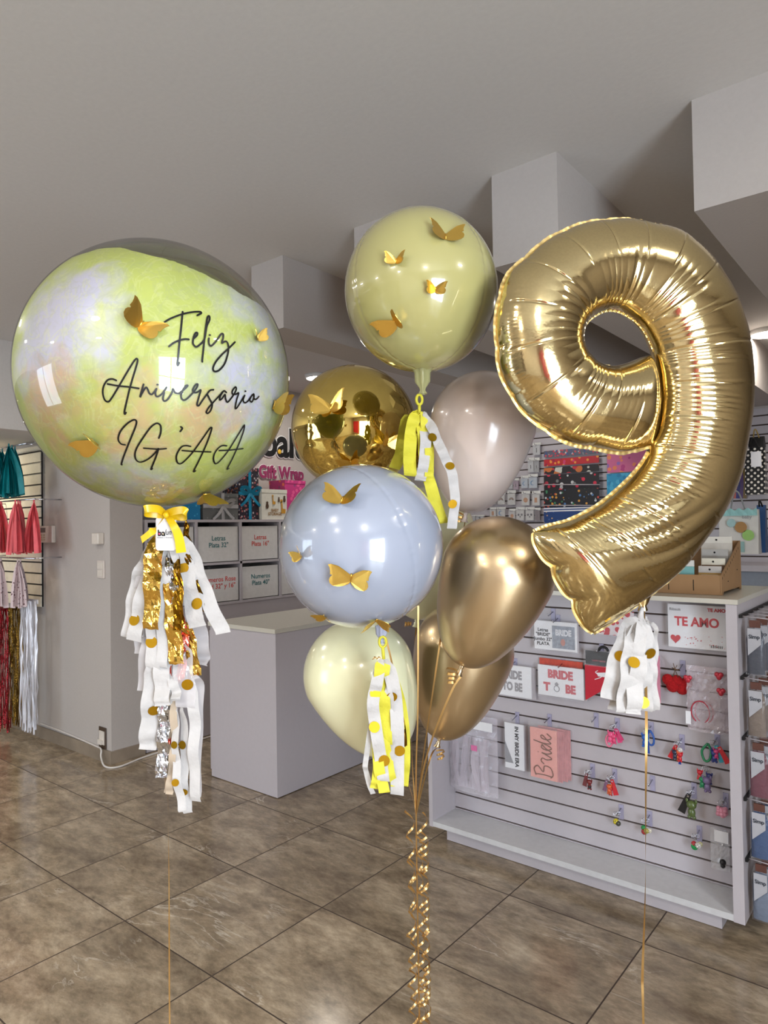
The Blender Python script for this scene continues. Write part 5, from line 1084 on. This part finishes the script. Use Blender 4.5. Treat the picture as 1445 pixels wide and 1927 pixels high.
# ---------------- gold mirror sphere
m_g = mat('gold_mirror_film', (226, 198, 110), 0.045, metal=1.0, bump=0.0)
BG = Ball(666, 806, 2.08, 0.187)
gol = thing('sphere_balloon', 'shiny gold mirror sphere balloon with gold butterflies, behind the grey one', 'balloon', tuple(BG.c - Vector((0, 0, BG.r))))
foil_sphere('foil_body', BG, m_g, gol, 1.0, seams=(-.66, .92, 2.6, -2.3), tilt=.22, amp=1.3)
neck(BG, m_g, gol, .05, .018, 1.0)
for q in ((622, 763, 34, -6, 28, 38), (730, 826, 30, 6, 52, 25), (660, 868, 24, -10, 30, 60)): butterfly(BG, gol, *q)

# ---------------- grey blue sphere
m_b = plastic('grey_blue_film', (162, 170, 188), 0.2, 1.0)
BL = Ball(680, 1027, 1.58, 0.1855)
gry_ = thing('sphere_balloon', 'pale grey blue sphere balloon with five gold butterflies, centre of the bunch', 'balloon', tuple(BL.c - Vector((0, 0, BL.r))))
foil_sphere('film_body', BL, m_b, gry_, 1.0, seams=(-1.32, .60, 2.2, -2.7), tilt=-.36, amp=.7)
gneck = neck(BL, plastic('grey_blue_neck', (176, 182, 204), 0.15, 1.0), gry_, .042, .014, 1.0, px=(718, 1178))
for q in ((645, 938, 34, 6, 30, 40), (567, 1042, 20, -24, 22, 62), (661, 1083, 38, 8, 28, 42), (611, 1157, 20, -4, 32, 36), (707, 1168, 26, 178, 40, 35)): butterfly(BL, gry_, *q)

# ---------------- latex balloons
def latex(label, m_, px, py, d, wpx, tip, cat='balloon', knotm=None, stretch=1.0, name='latex_balloon', peak=None):
    """round end centred near (px, py); tip = pixel of the knot"""
    c = at(px, py, d); k = at(tip[0], tip[1], d); ax = (c - k); L0 = ax.length; ax.normalize(); R_ = wpx / 2 * d / FPX
    prof = []
    NV = 60
    # blend: sphere on top, then a taper to the knot
    for i in range(NV + 1):
        th = math.pi * i / NV
        if th <= math.pi / 2: r_, h = R_ * math.sin(th), R_ * stretch * math.cos(th)
        else:
            u = (th - math.pi / 2) / (math.pi / 2); s_ = math.sin(u * math.pi / 2)
            h = -(L0 - .004) * s_; r_ = R_ * math.cos(u * math.pi / 2) ** 1.0 * (1 - .10 * u * (1 - u) * 4 * .8)
            r_ = max(r_, .006)
        prof.append((max(r_, 1e-5), h))
    t = thing(name, label, cat, tuple(k))
    mb = MB(); lathe(mb, prof[::-1], c, 64, axis=ax); obj('latex_body', mb, m_, t, True)
    mb = MB(); lathe(mb, [(.006, .004), (.0065, 0), (.004, -.004), (.0075, -.009), (.006, -.013), (.010, -.019), (.011, -.021)], k, 20, axis=ax); obj('knot', mb, knotm or m_, t, True)
    return t, k, ax
cream = mat('cream_latex', (240, 238, 198), 0.22, coat=0.35, coatr=.1, sss=0.15, mott=.01); blush = mat('blush_latex', (224, 206, 196), 0.2, coat=0.4, coatr=.08, sss=0.12, mott=.01)
chrome = mat('chrome_gold_latex', (206, 182, 144), 0.30, metal=0.92, coat=0.3, mott=.02, bscale=2)
latex('cream latex balloon hanging low under the grey sphere', cream, 676, 1268, 1.86, 210, (742, 1420), stretch=.98)
bl_, bk, bax = latex('blush latex balloon between the yellow sphere and the number nine', blush, 908, 800, 1.86, 198, (876, 968), stretch=1.02)
c2, ck, cax = latex('cream latex balloon half hidden between the grey sphere and the gold balloons', cream, 806, 1012, 2.36, 176, (783, 1168), stretch=1.1)
g1, gk1, gax = latex('chrome gold latex balloon, upper one, touching the foot of the nine', chrome, 936, 1078, 1.73, 214, (868, 1256), stretch=1.0)
g2, gk2, gax2 = latex('chrome gold latex balloon, lower one, over the display counter', chrome, 872, 1226, 2.02, 188, (826, 1392), stretch=1.0)

# ---------------- the number nine
OUT = [(1229, 836), (1180, 851), (1127, 845), (1083, 837), (1035, 815), (978, 766), (944, 705), (934, 640), (937, 575), (955, 520), (997, 478), (1050, 440), (1103, 421), (1160, 414), (1216, 420), (1276, 438), (1322, 476), (1360, 525), (1387, 582), (1402, 638), (1409, 700), (1409, 768), (1398, 838), (1386, 896), (1360, 958), (1325, 1012), (1280, 1070), (1229, 1114), (1168, 1158), (1114, 1193)]
INN = [(1224, 668), (1205, 673), (1179, 683), (1148, 689), (1120, 681), (1103, 664), (1096, 648), (1095, 632), (1099, 618), (1105, 607), (1114, 598), (1127, 590), (1141, 585), (1156, 585), (1170, 589), (1184, 597), (1198, 607), (1211, 622), (1221, 640), (1230, 663), (1236, 700), (1239, 750), (1234, 805), (1220, 850), (1198, 884), (1166, 917), (1124, 951), (1072, 978), (1030, 990), (1001, 1003)]
D9, CX9 = 1.5, 1175
TAN = math.tan(math.radians(13))
def P9(x, y):
    r = ray(x, y); xo = (x - CX9) / FPX
    d = D9 * (1 + TAN * xo); return Vector(CAM + r * d)
N9 = (Vector(CAM) - P9(1175, 800)).normalized(); e1 = (P9(1300, 800) - P9(1050, 800)).normalized(); e2 = (P9(1175, 700) - P9(1175, 900)).normalized(); N9 = e1.cross(e2)
if N9.dot(Vector(CAM) - P9(1175, 800)) < 0: N9 = -N9
NS = 34
o_ = crom([P9(*p) for p in OUT], NS); i_ = crom([P9(*p) for p in INN], NS)
# even out: add arc length
Ls = [0.0]
for k in range(1, len(o_)): Ls.append(Ls[-1] + ((o_[k] + i_[k]) / 2 - (o_[k - 1] + i_[k - 1]) / 2).length)
Lo = [0.0]; Li = [0.0]
for k in range(1, len(o_)): Lo.append(Lo[-1] + (o_[k] - o_[k - 1]).length); Li.append(Li[-1] + (i_[k] - i_[k - 1]).length)
Lt = Ls[-1]; NT = 56
rn = np.random.RandomState(4)
def nz1(table, x):   # smooth random along a length
    i = int(math.floor(x)); f = x - i; f = f * f * (3 - 2 * f); return table[i % 997] * (1 - f) + table[(i + 1) % 997] * f
tA, tB, tC, tD = (rn.rand(997) for _ in range(4))
def nine_surface(side):
    mb = MB(); vs = []
    for k in range(len(o_)):
        s = Ls[k]; so = Lo[k]; si = Li[k]; w = (o_[k] - i_[k]).length; mid = (o_[k] + i_[k]) / 2; cr_ = (o_[k] - i_[k]) / w
        rem = Lt - s; R2 = .072; R1 = .055
        endf = math.sqrt(max(0, 1 - max(0, 1 - rem / R2) ** 2)) * math.sqrt(max(0, 1 - max(0, 1 - s / R1) ** 2))
        # bulging foot edge
        A = min(.40 * w, .076) * endf
        foot = max(0, 1 - rem / .05)
        tang = ((o_[min(k + 1, len(o_) - 1)] + i_[min(k + 1, len(o_) - 1)]) - (o_[max(k - 1, 0)] + i_[max(k - 1, 0)])).normalized()
        for j in range(NT + 1):
            t = -1 + 2 * j / NT; t = math.sin(t * math.pi / 2 * .96) / math.sin(math.pi / 2 * .96)
            ell = max(0, 1 - t * t) ** .56; h = A * ell
            # pleats from the inner seam (long) and the outer seam (short)
            inn = min(1, max(0, (.40 + .45 * nz1(tC, si * 55) - (t + 1) * .5) / .40)); inn *= min(1, (t + 1.0) * 5)
            bendi = 1.0 if 3 < k / NS < 27 else .45
            pl = (abs(math.sin(si * 330 + 5 * nz1(tA, si * 40))) ** .7 - .6) * .0013 * inn * bendi
            big = max(0, 1 - abs((so * 9.5 + .7 * nz1(tB, so * 2)) % 1.0 - .5) / .035) * (min(1, max(0, (t + .1) / .5)) * min(1, (1 - t) * 6) * (.9 if so < 1.45 else .25))
            big2 = max(0, 1 - abs((si * 14 + .5 * nz1(tD, si * 3)) % 1.0 - .5) / .05) * min(1, max(0, (.35 - t) / .8)) * min(1, (t + 1) * 6)
            ou = min(1, max(0, (t - .72 + .12 * nz1(tD, so * 60)) / .2)) * min(1, (1 - t) * 8) * (1.0 if so < 1.2 or rem < .25 else .35)
            pl2 = (abs(math.sin(so * 300 + 4 * nz1(tB, so * 30))) ** .8 - .6) * .0007 * ou
            soft = .0007 * math.sin(so * 17 + 3 * t) * (1 - t * t)
            # loose facets in the straight foot of the stem
            fac = max(0, 1 - abs(s - (Lt - .22)) / .16)
            fold = fac * .008 * (1 - t * t) * (abs(math.sin(7 * (t + .4) + s * 26)) - .5)
            hh = max(0, h + (pl + pl2 + soft + fold) * min(1, endf * 1.3) * (1 if h > 0 else 0) - big * .0028 * min(1, h / .02) - big2 * .0022 * min(1, h / .02))
            p = mid + cr_ * (w / 2 * t) + N9 * (hh * side)
            # scalloped outline
            sc_ = .0045 * (abs(math.sin(so * 9.5 * math.pi + math.pi / 2)) ** .5 - .7) * max(0, t) ** 4 * (.8 if so < 1.35 else .15)
            p += cr_ * sc_
            p += tang * (foot ** 2 * .012 * (1 - (abs((t * 1.5 + 1.5) % 1.0 - .5) * 2) ** 3 - .3))
            vs.append(p)
    K = NT + 1; fs = []
    for k in range(len(o_) - 1):
        for j in range(NT):
            q = (k * K + j, (k + 1) * K + j, (k + 1) * K + j + 1, k * K + j + 1); fs.append(q if side > 0 else q[::-1])
    mb.add(vs, fs); return mb, vs, K
foil9 = mat('light_gold_mirror_foil', (226, 205, 152), 0.12, metal=1.0, bump=0.02, bscale=200)
nine = thing('number_balloon', 'large light gold foil balloon in the shape of the number 9', 'balloon', tuple(P9(1205, 1140)))
mbf, vf, K9 = nine_surface(1); mbk, vk, _ = nine_surface(-1)
allm = MB(); allm.add(mbf.v, mbf.f); allm.add(mbk.v, mbk.f)
obj('foil_body', allm, foil9, nine, True)
mb = MB()
def seam(vlist, dirs):
    N_ = len(vlist); vs = []
    for k in range(N_):
        rip = .0004 * math.sin(k * .35) + .0003 * math.sin(k * .9); vs += [vlist[k], vlist[k] + dirs[k] * (.0055 + rip) + N9 * rip]
    mb.add(vs, [(2 * k, 2 * k + 1, 2 * k + 3, 2 * k + 2) for k in range(N_ - 1)])
no = len(o_)
seam([vf[k * K9 + NT] for k in range(no)], [(o_[k] - i_[k]).normalized() for k in range(no)])
seam([vf[k * K9] for k in range(3 * NS, 19 * NS)], [(i_[k] - o_[k]).normalized() * .5 for k in range(3 * NS, 19 * NS)])
seam([vf[k * K9] for k in range(23 * NS, no)], [(i_[k] - o_[k]).normalized() for k in range(23 * NS, no)])
tg = ((o_[-1] + i_[-1]) - (o_[-6] + i_[-6])).normalized()
seam([vf[(no - 1) * K9 + j] for j in range(K9)], [tg] * K9)
obj('seam_flange', mb, mat('seam_gold_foil', (206, 180, 120), .35, metal=1), nine, True)
p = P9(1209, 1130); mb = MB(); n = 14; prof = [(.020, .012), (.016, .004), (.012, -.006), (.008, -.012), (.011, -.022)]; vs = []
for r_, h in prof:
    for k in range(n): q = 2 * math.pi * k / n; rr = r_ * (1 + .3 * math.sin(4 * q)); vs.append(p + VR * (rr * math.cos(q)) + VF * (rr * .5 * math.sin(q)) + Vector((0, 0, h)))
mb.add(vs, [(i * n + k, i * n + (k + 1) % n, (i + 1) * n + (k + 1) % n, (i + 1) * n + k) for i in range(4) for k in range(n)]); obj('filling_valve', mb, foil9, nine, True)

# ================================================================== tassels of paper strips
def strips(root, specs, d, rnd, dots=True):
    for q in specs:
        pts, wpx, kind = q[0], q[1], q[2]; dd = q[3] if len(q) > 3 else rnd.uniform(-.02, .02)
        p = crom([at(x, y, d + dd * min(1, i / 1.5)) for i, (x, y) in enumerate(pts)], 7); N_ = len(p); w = wpx * 1.15 * d / FPX
        tw = rnd.uniform(-.5, .5); sd = []; ww = []
        for i in range(N_):
            f = i / (N_ - 1); a = tw * (1 - f) * 1.2 + .25 * math.sin(f * 5 + tw * 9); sd.append(VR * math.cos(a) + VF * math.sin(a)); ww.append(w * min(1, .34 + f * 4.5))
        for i in range(1, N_ - 1): p[i] += VF * (.006 * math.sin(i * .9 + tw * 7))
        mt, hd = {'w': (tissue, 0), 'wd': (tissue, 1), 'y': (ytissue, 0), 'g': (goldfoil, 0), 'dg': (mat('bronze_gold_foil', (150, 110, 30), .25, metal=1, bump=.3, bscale=40), 0), 's': (silverf, 0), 'c': (coralf, 0), 't': (mat('taupe_tissue', (190, 172, 150), .8), 0), 'tr': (mat('translucent_tissue', (226, 222, 224), .7, alpha=.55), 0), 'trd': (mat('translucent_tissue', (226, 222, 224), .7, alpha=.55), 1)}[kind]
        mb = MB()
        if kind in ('g', 's', 'dg', 'c'):     # crumpled foil: wider grid with creases
            K = 5; vs = []
            for i in range(N_):
                for j in range(K + 1):
                    u = j / K - .5; vs.append(p[i] + sd[i] * (ww[i] * u) - VF * (rnd.uniform(-.0022, .0022)) + Vector((0, 0, rnd.uniform(-.0015, .0015))))
            mb.add(vs, [(i * (K + 1) + j, i * (K + 1) + j + 1, (i + 1) * (K + 1) + j + 1, (i + 1) * (K + 1) + j) for i in range(N_ - 1) for j in range(K)])
        else: mb.ribbon(p, ww, sd)
        if hd:
            Lc = 0; nxt = rnd.uniform(.05, .09)
            for i in range(3, N_ - 1):
                Lc += (p[i] - p[i - 1]).length
                if Lc > nxt:
                    nxt = Lc + rnd.uniform(.07, .13); t_ = (p[i + 1] - p[i - 1]).normalized(); s_ = (sd[i] - t_ * sd[i].dot(t_)).normalized(); nn = t_.cross(s_)
                    if nn.dot(VF) > 0: nn = -nn
                    off = rnd.uniform(-.35, .35); mb.disc(p[i] + s_ * (w * off) + nn * .0022, nn, min(.0125, w * .46), 1, 18); 
        obj('paper_strip' if kind in ('w', 'wd', 'y', 't', 'tr', 'trd') else 'foil_strip', mb, [mt, golddot], root, kind not in ('g', 's', 'dg', 'c'))
rnd = random.Random(11)
t = thing('paper_tassel_garland', 'long tassel of white, gold and silver strips hanging under the bubble balloon', 'tassel', tuple(at(318, 985, 1.5)))
mb = MB(); mb.tube([at(316, 962, 1.5), at(318, 1010, 1.5), at(320, 1180, 1.5), at(322, 1330, 1.5)], .0035, 8); obj('core_cord', mb, tissue, t, True)
strips(t, [([(308, 1000), (280, 1050), (262, 1085), (250, 1140), (240, 1200)], 24, 'w', .03), ([(306, 1005), (282, 1080), (262, 1150), (252, 1206)], 27, 'wd', .01), ([(300, 1000), (287, 1060), (286, 1120), (284, 1184)], 28, 'g', -.03),
           ([(300, 1060), (290, 1120), (284, 1180), (280, 1200)], 22, 'w', .02), ([(322, 1050), (322, 1110), (326, 1180), (333, 1250)], 24, 'g', -.02), ([(326, 1030), (334, 1070), (336, 1130), (335, 1186)], 16, 'dg', -.03),
           ([(330, 1010), (345, 1060), (358, 1120), (372, 1180)], 30, 'wd', -.01), ([(340, 1010), (358, 1060), (372, 1110), (384, 1152)], 12, 'dg', .0), ([(344, 1010), (366, 1060), (388, 1120), (420, 1192)], 24, 'w', .0),
           ([(318, 1020), (312, 1100), (306, 1180), (305, 1256)], 18, 'w', -.015), ([(318, 1030), (322, 1080), (330, 1110), (330, 1140)], 14, 's', -.02), ([(296, 1150), (290, 1190), (288, 1258)], 26, 'wd', -.01), ([(280, 1160), (270, 1220), (266, 1300)], 14, 'tr', .02),
           ([(334, 1150), (345, 1180), (348, 1210), (338, 1285)], 14, 'c', .0), ([(350, 1170), (360, 1220), (368, 1272)], 18, 'g', .01), ([(360, 1150), (368, 1180), (376, 1230), (372, 1250)], 34, 'tr', .03), ([(342, 1210), (346, 1270), (350, 1332)], 32, 'trd', -.01),
           ([(322, 1260), (330, 1300), (332, 1318)], 16, 'wd', -.02), ([(290, 1240), (284, 1310), (280, 1370), (277, 1411)], 28, 'wd', .0), ([(306, 1230), (304, 1290), (306, 1328)], 26, 'w', -.02), ([(312, 1310), (308, 1360), (306, 1420), (304, 1464)], 20, 's', -.01), ([(316, 1300), (317, 1400), (314, 1492)], 10, 't', .01),
           ([(326, 1310), (328, 1390), (322, 1450), (318, 1495)], 12, 't', -.01), ([(332, 1330), (330, 1400), (334, 1470), (344, 1528)], 13, 'wd', -.02), ([(342, 1330), (348, 1400), (346, 1470), (354, 1530)], 15, 'wd', .0), ([(358, 1280), (366, 1350), (364, 1430), (369, 1508)], 18, 'w', -.01), ([(368, 1270), (376, 1300), (372, 1400), (370, 1500)], 14, 'tr', .01), ([(322, 1250), (320, 1330), (321, 1400)], 7, 'c', .01),
           ([(350, 980), (352, 1010), (366, 1050), (372, 1080)], 10, 'dg', .02), ([(300, 1010), (272, 1070), (258, 1140), (262, 1230)], 16, 'tr', .04), ([(336, 1200), (352, 1240), (362, 1290)], 14, 's', .02)], 1.5, rnd)
t = thing('paper_tassel_garland', 'yellow and white paper tassel under the yellow sphere', 'tassel', tuple(at(790, 745, 1.66)))
mb = MB(); c = at(789, 752, 1.65); mb.tube([c + VR * (math.cos(q) * .007) + Vector((0, 0, math.sin(q) * .012)) for q in [k * math.pi / 7 for k in range(14)]], .0035, 6, closed=True); mb.tube([c - Vector((0, 0, .012)), at(789, 776, 1.65)], .004, 6); obj('hanging_loop', mb, ytissue, t, True)
strips(t, [([(788, 772), (776, 800), (771, 850), (772, 896)], 21, 'y', .0), ([(785, 775), (765, 800), (758, 840), (742, 882)], 20, 'y', .10), ([(764, 780), (756, 820), (748, 870)], 15, 'y', .12), ([(791, 775), (797, 820), (800, 870), (812, 920), (832, 985)], 20, 'y', -.0), ([(796, 775), (801, 830), (796, 880), (790, 905)], 18, 'w', -.01),
           ([(797, 776), (815, 810), (832, 850), (850, 890), (856, 940), (850, 995)], 16, 'wd', -.03), ([(794, 778), (806, 830), (808, 880), (805, 910)], 15, 'y', .0), ([(790, 778), (788, 830), (786, 880)], 10, 'dg', .03)], 1.65, rnd)
t = thing('paper_tassel_garland', 'yellow and white dotted paper tassel under the grey blue sphere', 'tassel', tuple(at(720, 1215, 1.57)))
mb = MB(); c = at(720, 1208, 1.57); mb.tube([c + VR * (math.cos(q) * .008) + Vector((0, 0, math.sin(q) * .012)) for q in [k * math.pi / 7 for k in range(14)]], .003, 6, closed=True); mb.tube([c - Vector((0, 0, .012)), at(722, 1240, 1.57)], .004, 6); obj('hanging_loop', mb, ytissue, t, True)
strips(t, [([(722, 1240), (718, 1275), (720, 1330), (724, 1400)], 26, 'y', .0), ([(718, 1240), (708, 1290), (702, 1330), (712, 1400), (722, 1470)], 20, 'wd', -.01), ([(716, 1260), (703, 1330), (690, 1420), (688, 1450), (702, 1494)], 9, 'w', .01), ([(726, 1240), (742, 1300), (748, 1380), (747, 1496)], 22, 'wd', -.0),
           ([(728, 1240), (752, 1300), (765, 1370), (766, 1440), (762, 1480)], 10, 'y', .02), ([(712, 1350), (710, 1440), (704, 1484)], 14, 'y', -.005), ([(724, 1380), (734, 1440), (742, 1480)], 12, 'y', -.005), ([(730, 1290), (734, 1380), (728, 1490)], 18, 'w', .01), ([(708, 1400), (714, 1450), (724, 1492)], 18, 'y', -.015), ([(740, 1290), (758, 1380), (760, 1480)], 12, 'dg', .03)], 1.57, rnd)
t = thing('paper_tassel_garland', 'white paper tassel with gold dots under the number nine', 'tassel', tuple(at(1206, 1150, 1.5)))
mb = MB(); mb.tube([at(1209, 1143, 1.5), at(1206, 1152, 1.5), at(1204, 1168, 1.5)], [.004, .006, .009], 8); obj('tied_top', mb, tissue, t, True)
strips(t, [([(1200, 1160), (1178, 1200), (1158, 1260), (1146, 1316)], 30, 'wd', .0), ([(1204, 1160), (1192, 1220), (1184, 1280), (1178, 1342)], 34, 'w', -.015), ([(1208, 1160), (1204, 1230), (1196, 1290), (1192, 1344)], 26, 'wd', -.02), ([(1212, 1160), (1216, 1230), (1214, 1290), (1214, 1338)], 22, 'wd', -.01), ([(1215, 1160), (1226, 1220), (1230, 1280), (1234, 1336)], 12, 'w', .0),
           ([(1214, 1162), (1222, 1220), (1224, 1290), (1224, 1338)], 14, 'w', .01), ([(1216, 1168), (1232, 1180), (1234, 1220), (1231, 1290)], 7, 'w', .01), ([(1200, 1166), (1170, 1230), (1160, 1290), (1152, 1336)], 16, 'w', .02)], 1.5, rnd)

# satin bow and shop tag under the bubble
t = thing('satin_bow', 'yellow satin ribbon bow tied under the bubble balloon', 'bow', tuple(at(312, 970, 1.44)))
def band(pts, w, name='ribbon_loop', d=1.46, sdv=None):
    p = crom([at(x, y, d - z) for x, y, z in pts], 8); mb = MB(); ws = [w[0] + (w[1] - w[0]) * (i / (len(p) - 1)) ** .5 for i in range(len(p))] if isinstance(w, tuple) else w
    if isinstance(ws, list): ws = [q * d / FPX for q in ws]
    else: ws = ws * d / FPX
    mb.ribbon(p, ws, sdv or (VU * 1.0 + VR * .12)); obj(name, mb, satin, t, True)
band([(311, 968, .0), (298, 958, .02), (276, 957, .035), (271, 962, .03), (276, 966, .012), (296, 968, .0), (311, 969, 0)], 14, sdv=VU)
band([(311, 968, .0), (326, 962, .02), (345, 960, .035), (352, 968, .03), (346, 973, .012), (326, 971, .0), (311, 969, 0)], 14, sdv=VU)
band([(310, 970, .0), (300, 985, .012), (286, 1000, .016), (266, 1016, .012)], (7, 17), 'ribbon_tail', sdv=VU * .75 + VR * .66)
band([(314, 970, .0), (326, 988, .014), (336, 1010, .018), (341, 1040, .014)], (7, 19), 'ribbon_tail', sdv=VR * 1.0 + VU * .3)
mb = MB(); mb.ball(at(312, 969, 1.445), .0075, 0, 12, (1, .8, .9)); obj('ribbon_knot', mb, satin, t, True)
t = thing('gift_tag', 'white card tag with a black and pink shop logo under the bow', 'tag', tuple(at(312, 1036, 1.465)))
dT = 1.462
def TP(x, y, z=0): return at(x, y, dT - z)
cor = []
for cx0, cy0, a0 in ((325.5, 979, -90), (325.5, 1030, 0), (299, 1030, 90), (299, 979, 180)):
    for k in range(6): a = math.radians(a0 + k * 18); cor.append(TP(cx0 + 6 * math.cos(a), cy0 + 6 * math.sin(a)))
obj('tag_card', MB().poly(cor, VF * .0008), whitecard, t)
fr_ = frame(TP(303.5, 1003.5, .0006), VR, VU)
obj('bold_lettering', MB().text('ba', 16 * dT / FPX, fr_, bold=.00055, sx=.95), vinyl, t)
obj('script_lettering', MB().text('lun', 15 * dT / FPX, frame(TP(315.5, 1002, .0006), VR, VU), shear=.35, sx=.72, bold=.0001), vinyl, t)
obj('small_lettering', MB().text('Globos y Eventos', 4 * dT / FPX, frame(TP(310, 1011.5, .0006), VR, VU)), prtk, t)
obj('pink_dot', MB().disc(TP(299.5, 1004.6, .0008), -VF, 1.7 * dT / FPX, n=12), mat('logo_pink', (220, 50, 110), .5), t)
obj('cream_dot', MB().disc(TP(306.8, 1004.8, .0008), -VF, 1.3 * dT / FPX, n=12), mat('logo_cream', (236, 206, 150), .5), t)

# ================================================================== strings and curling ribbons
def string(label, pts, w=.0042, tw=(0, 0), m_=ribgold, grp=None, cat='ribbon', name='balloon_ribbon'):
    p = crom(pts, 14); N_ = len(p); sd = []
    for i in range(N_): a = tw[0] + tw[1] * i / (N_ - 1); sd.append(VR * math.cos(a) + VF * math.sin(a))
    mb = MB(); mb.ribbon(p, w, sd); o = obj(name, mb, m_, None, True); tag(o, label, cat, grp); return o
tie = at(783, 1532, 1.75); tz = tie.z
string('thin pale gold ribbon running down from the bubble balloon', [at(314, 1000, 1.505), at(316, 1250, 1.505), at(316, 1500, 1.505), at(318, 1660, 1.505), at(319, 1900, 1.505), Vector((at(319, 1900, 1.505).x, at(319, 1900, 1.505).y, .01))], .0032, (0, 4.2))
e_ = at(1210, 1900, 1.5)
string('thin gold ribbon hanging from the number nine', [at(1212, 1150, 1.5), at(1216, 1340, 1.49), at(1215, 1500, 1.49), at(1214, 1680, 1.5), at(1209, 1830, 1.5), e_, Vector((e_.x, e_.y, .01))], .0056, (-1.3, 5.6))
bg = 'gold ribbons gathered under the bunch'
string('pale gold ribbon running straight down behind the grey sphere to the curls', [at(787, 1140, 1.72), at(786, 1340, 1.74), tie, Vector((tie.x, tie.y, .02))], .0042, (.2, .5), grp=bg)
string('gold ribbon from the cream balloon to the gathered curls', [ck - Vector((0, 0, .02)), at(775, 1290, 2.1), at(775, 1420, 1.9), tie], .0045, (.6, 1.8), grp=bg)
string('gold ribbon slanting across the lower chrome balloon, left of two', [at(832, 1180, 1.74), at(816, 1290, 1.74), at(797, 1420, 1.74), tie], .0048, (.2, .9), grp=bg)
string('gold ribbon from the upper chrome balloon, slanting across the lower one', [gk1 - Vector((0, 0, .02)), at(850, 1300, 1.73), at(815, 1385, 1.73), at(795, 1455, 1.74), tie], .0058, (.1, .7), grp=bg)
string('short gold ribbon from the lower chrome balloon knot', [gk2 - Vector((0, 0, .02)), at(812, 1420, 1.95), at(795, 1480, 1.85), tie], .0045, (.4, .8), grp=bg)
string('gold ribbon from the tassel of the grey sphere, half behind its strips', [at(726, 1200, 1.58), at(740, 1260, 1.6), at(752, 1330, 1.62), at(764, 1450, 1.68), at(776, 1500, 1.72), tie], .0045, (.2, 1.5), grp=bg)
def coil(label, c0, axis, turns, R_, pitch, w=.005, ph=0., jit=0.0, grp='curled gold ribbon ends', sub=14, taper=False):
    ax = Vector(axis).normalized(); a = ax.orthogonal().normalized(); b = ax.cross(a); pts = []; sd = []; n = int(turns * sub); rr = random.Random(int(ph * 100) + n)
    wob = [rr.uniform(-1, 1) for _ in range(int(turns) + 4)]
    for i in range(n + 1):
        q = 2 * math.pi * i / sub + ph; f = i / sub; k = int(f); u = f - k; wv = wob[k] * (1 - u) + wob[k + 1] * u; r = R_ * (1 + .35 * wv) * (1 - .3 * f / turns if taper else 1)
        pts.append(Vector(c0) + ax * (pitch * f + jit * wv * .01) + a * (r * math.cos(q) + jit * wv) + b * (r * math.sin(q) + jit * wob[-1 - k % 3])); sd.append(ax + (a * math.cos(q) + b * math.sin(q)) * .35)
    mb = MB(); mb.ribbon(pts, w, sd); o = obj('curled_ribbon', mb, ribgold, None, True); tag(o, label, 'ribbon', grp); return o
DOWN = (0, 0, -1)
for i, (dx, dy, R_, pt, tn, ph, dz, ds) in enumerate(((-.016, 0, .010, .062, 16, 0, .01, 'long curled gold ribbon, left edge of the hanging bundle'), (.018, .004, .011, .052, 19, 1.3, 0, 'long curled gold ribbon, right edge of the hanging bundle'), (.006, -.012, .009, .046, 21, 2.6, -.02, 'long curled gold ribbon at the front of the hanging bundle'),
                                                (.020, .012, .009, .040, 17, 4.1, -.06, 'curled gold ribbon starting a little below the gathering knot, right side'), (-.010, .012, .012, .070, 13, 5.0, -.10, 'loose curled gold ribbon behind the straight one'), (.010, .016, .012, .034, 14, .7, -.42, 'tightly curled gold ribbon in the lower half of the bundle'))):
    c0 = tie + VR * dx + VF * dy + Vector((0, 0, dz)); tn = min(tn, int((c0.z - .03) / pt)); coil(ds, c0, DOWN, tn, R_, pt, .0052, ph, .002)
coil('small tight gold curl at the upper chrome balloon knot', gk1 + Vector((0, 0, -.004)) - VR * .022 - VF * .006, (-.15, 0, -1), 3.2, .013, .011, .006, 0.3)
coil('small gold curl at the lower chrome balloon knot', gk2 + Vector((0, 0, -.03)) - VF * .004, (.3, 0, -1), 2.2, .014, .012, .005, 1.1)
coil('small gold curl by the cream balloon knot beside the grey sphere', ck + Vector((0, 0, -.01)) - VR * .016, (-1, -.8, -.1), 2.5, .008, .009, .005, 2.1)
coil('small gold curl at the blush balloon knot', bk + Vector((0, 0, .002)) - VR * .012, (-.4, 0, -1), 2.2, .009, .012, .005, .8)
coil('small gold curl under the grey sphere, left of its tassel', at(716, 1238, 1.56), tuple(-VR), 2.0, .003, .009, .003, .2)
string('short gold ribbon end hanging from the blush balloon knot', [bk, bk + VR * -.004 + Vector((0, 0, -.03)), bk + VR * -.016 + Vector((0, 0, -.075))], .004, (.3, 1.0), grp=bg)
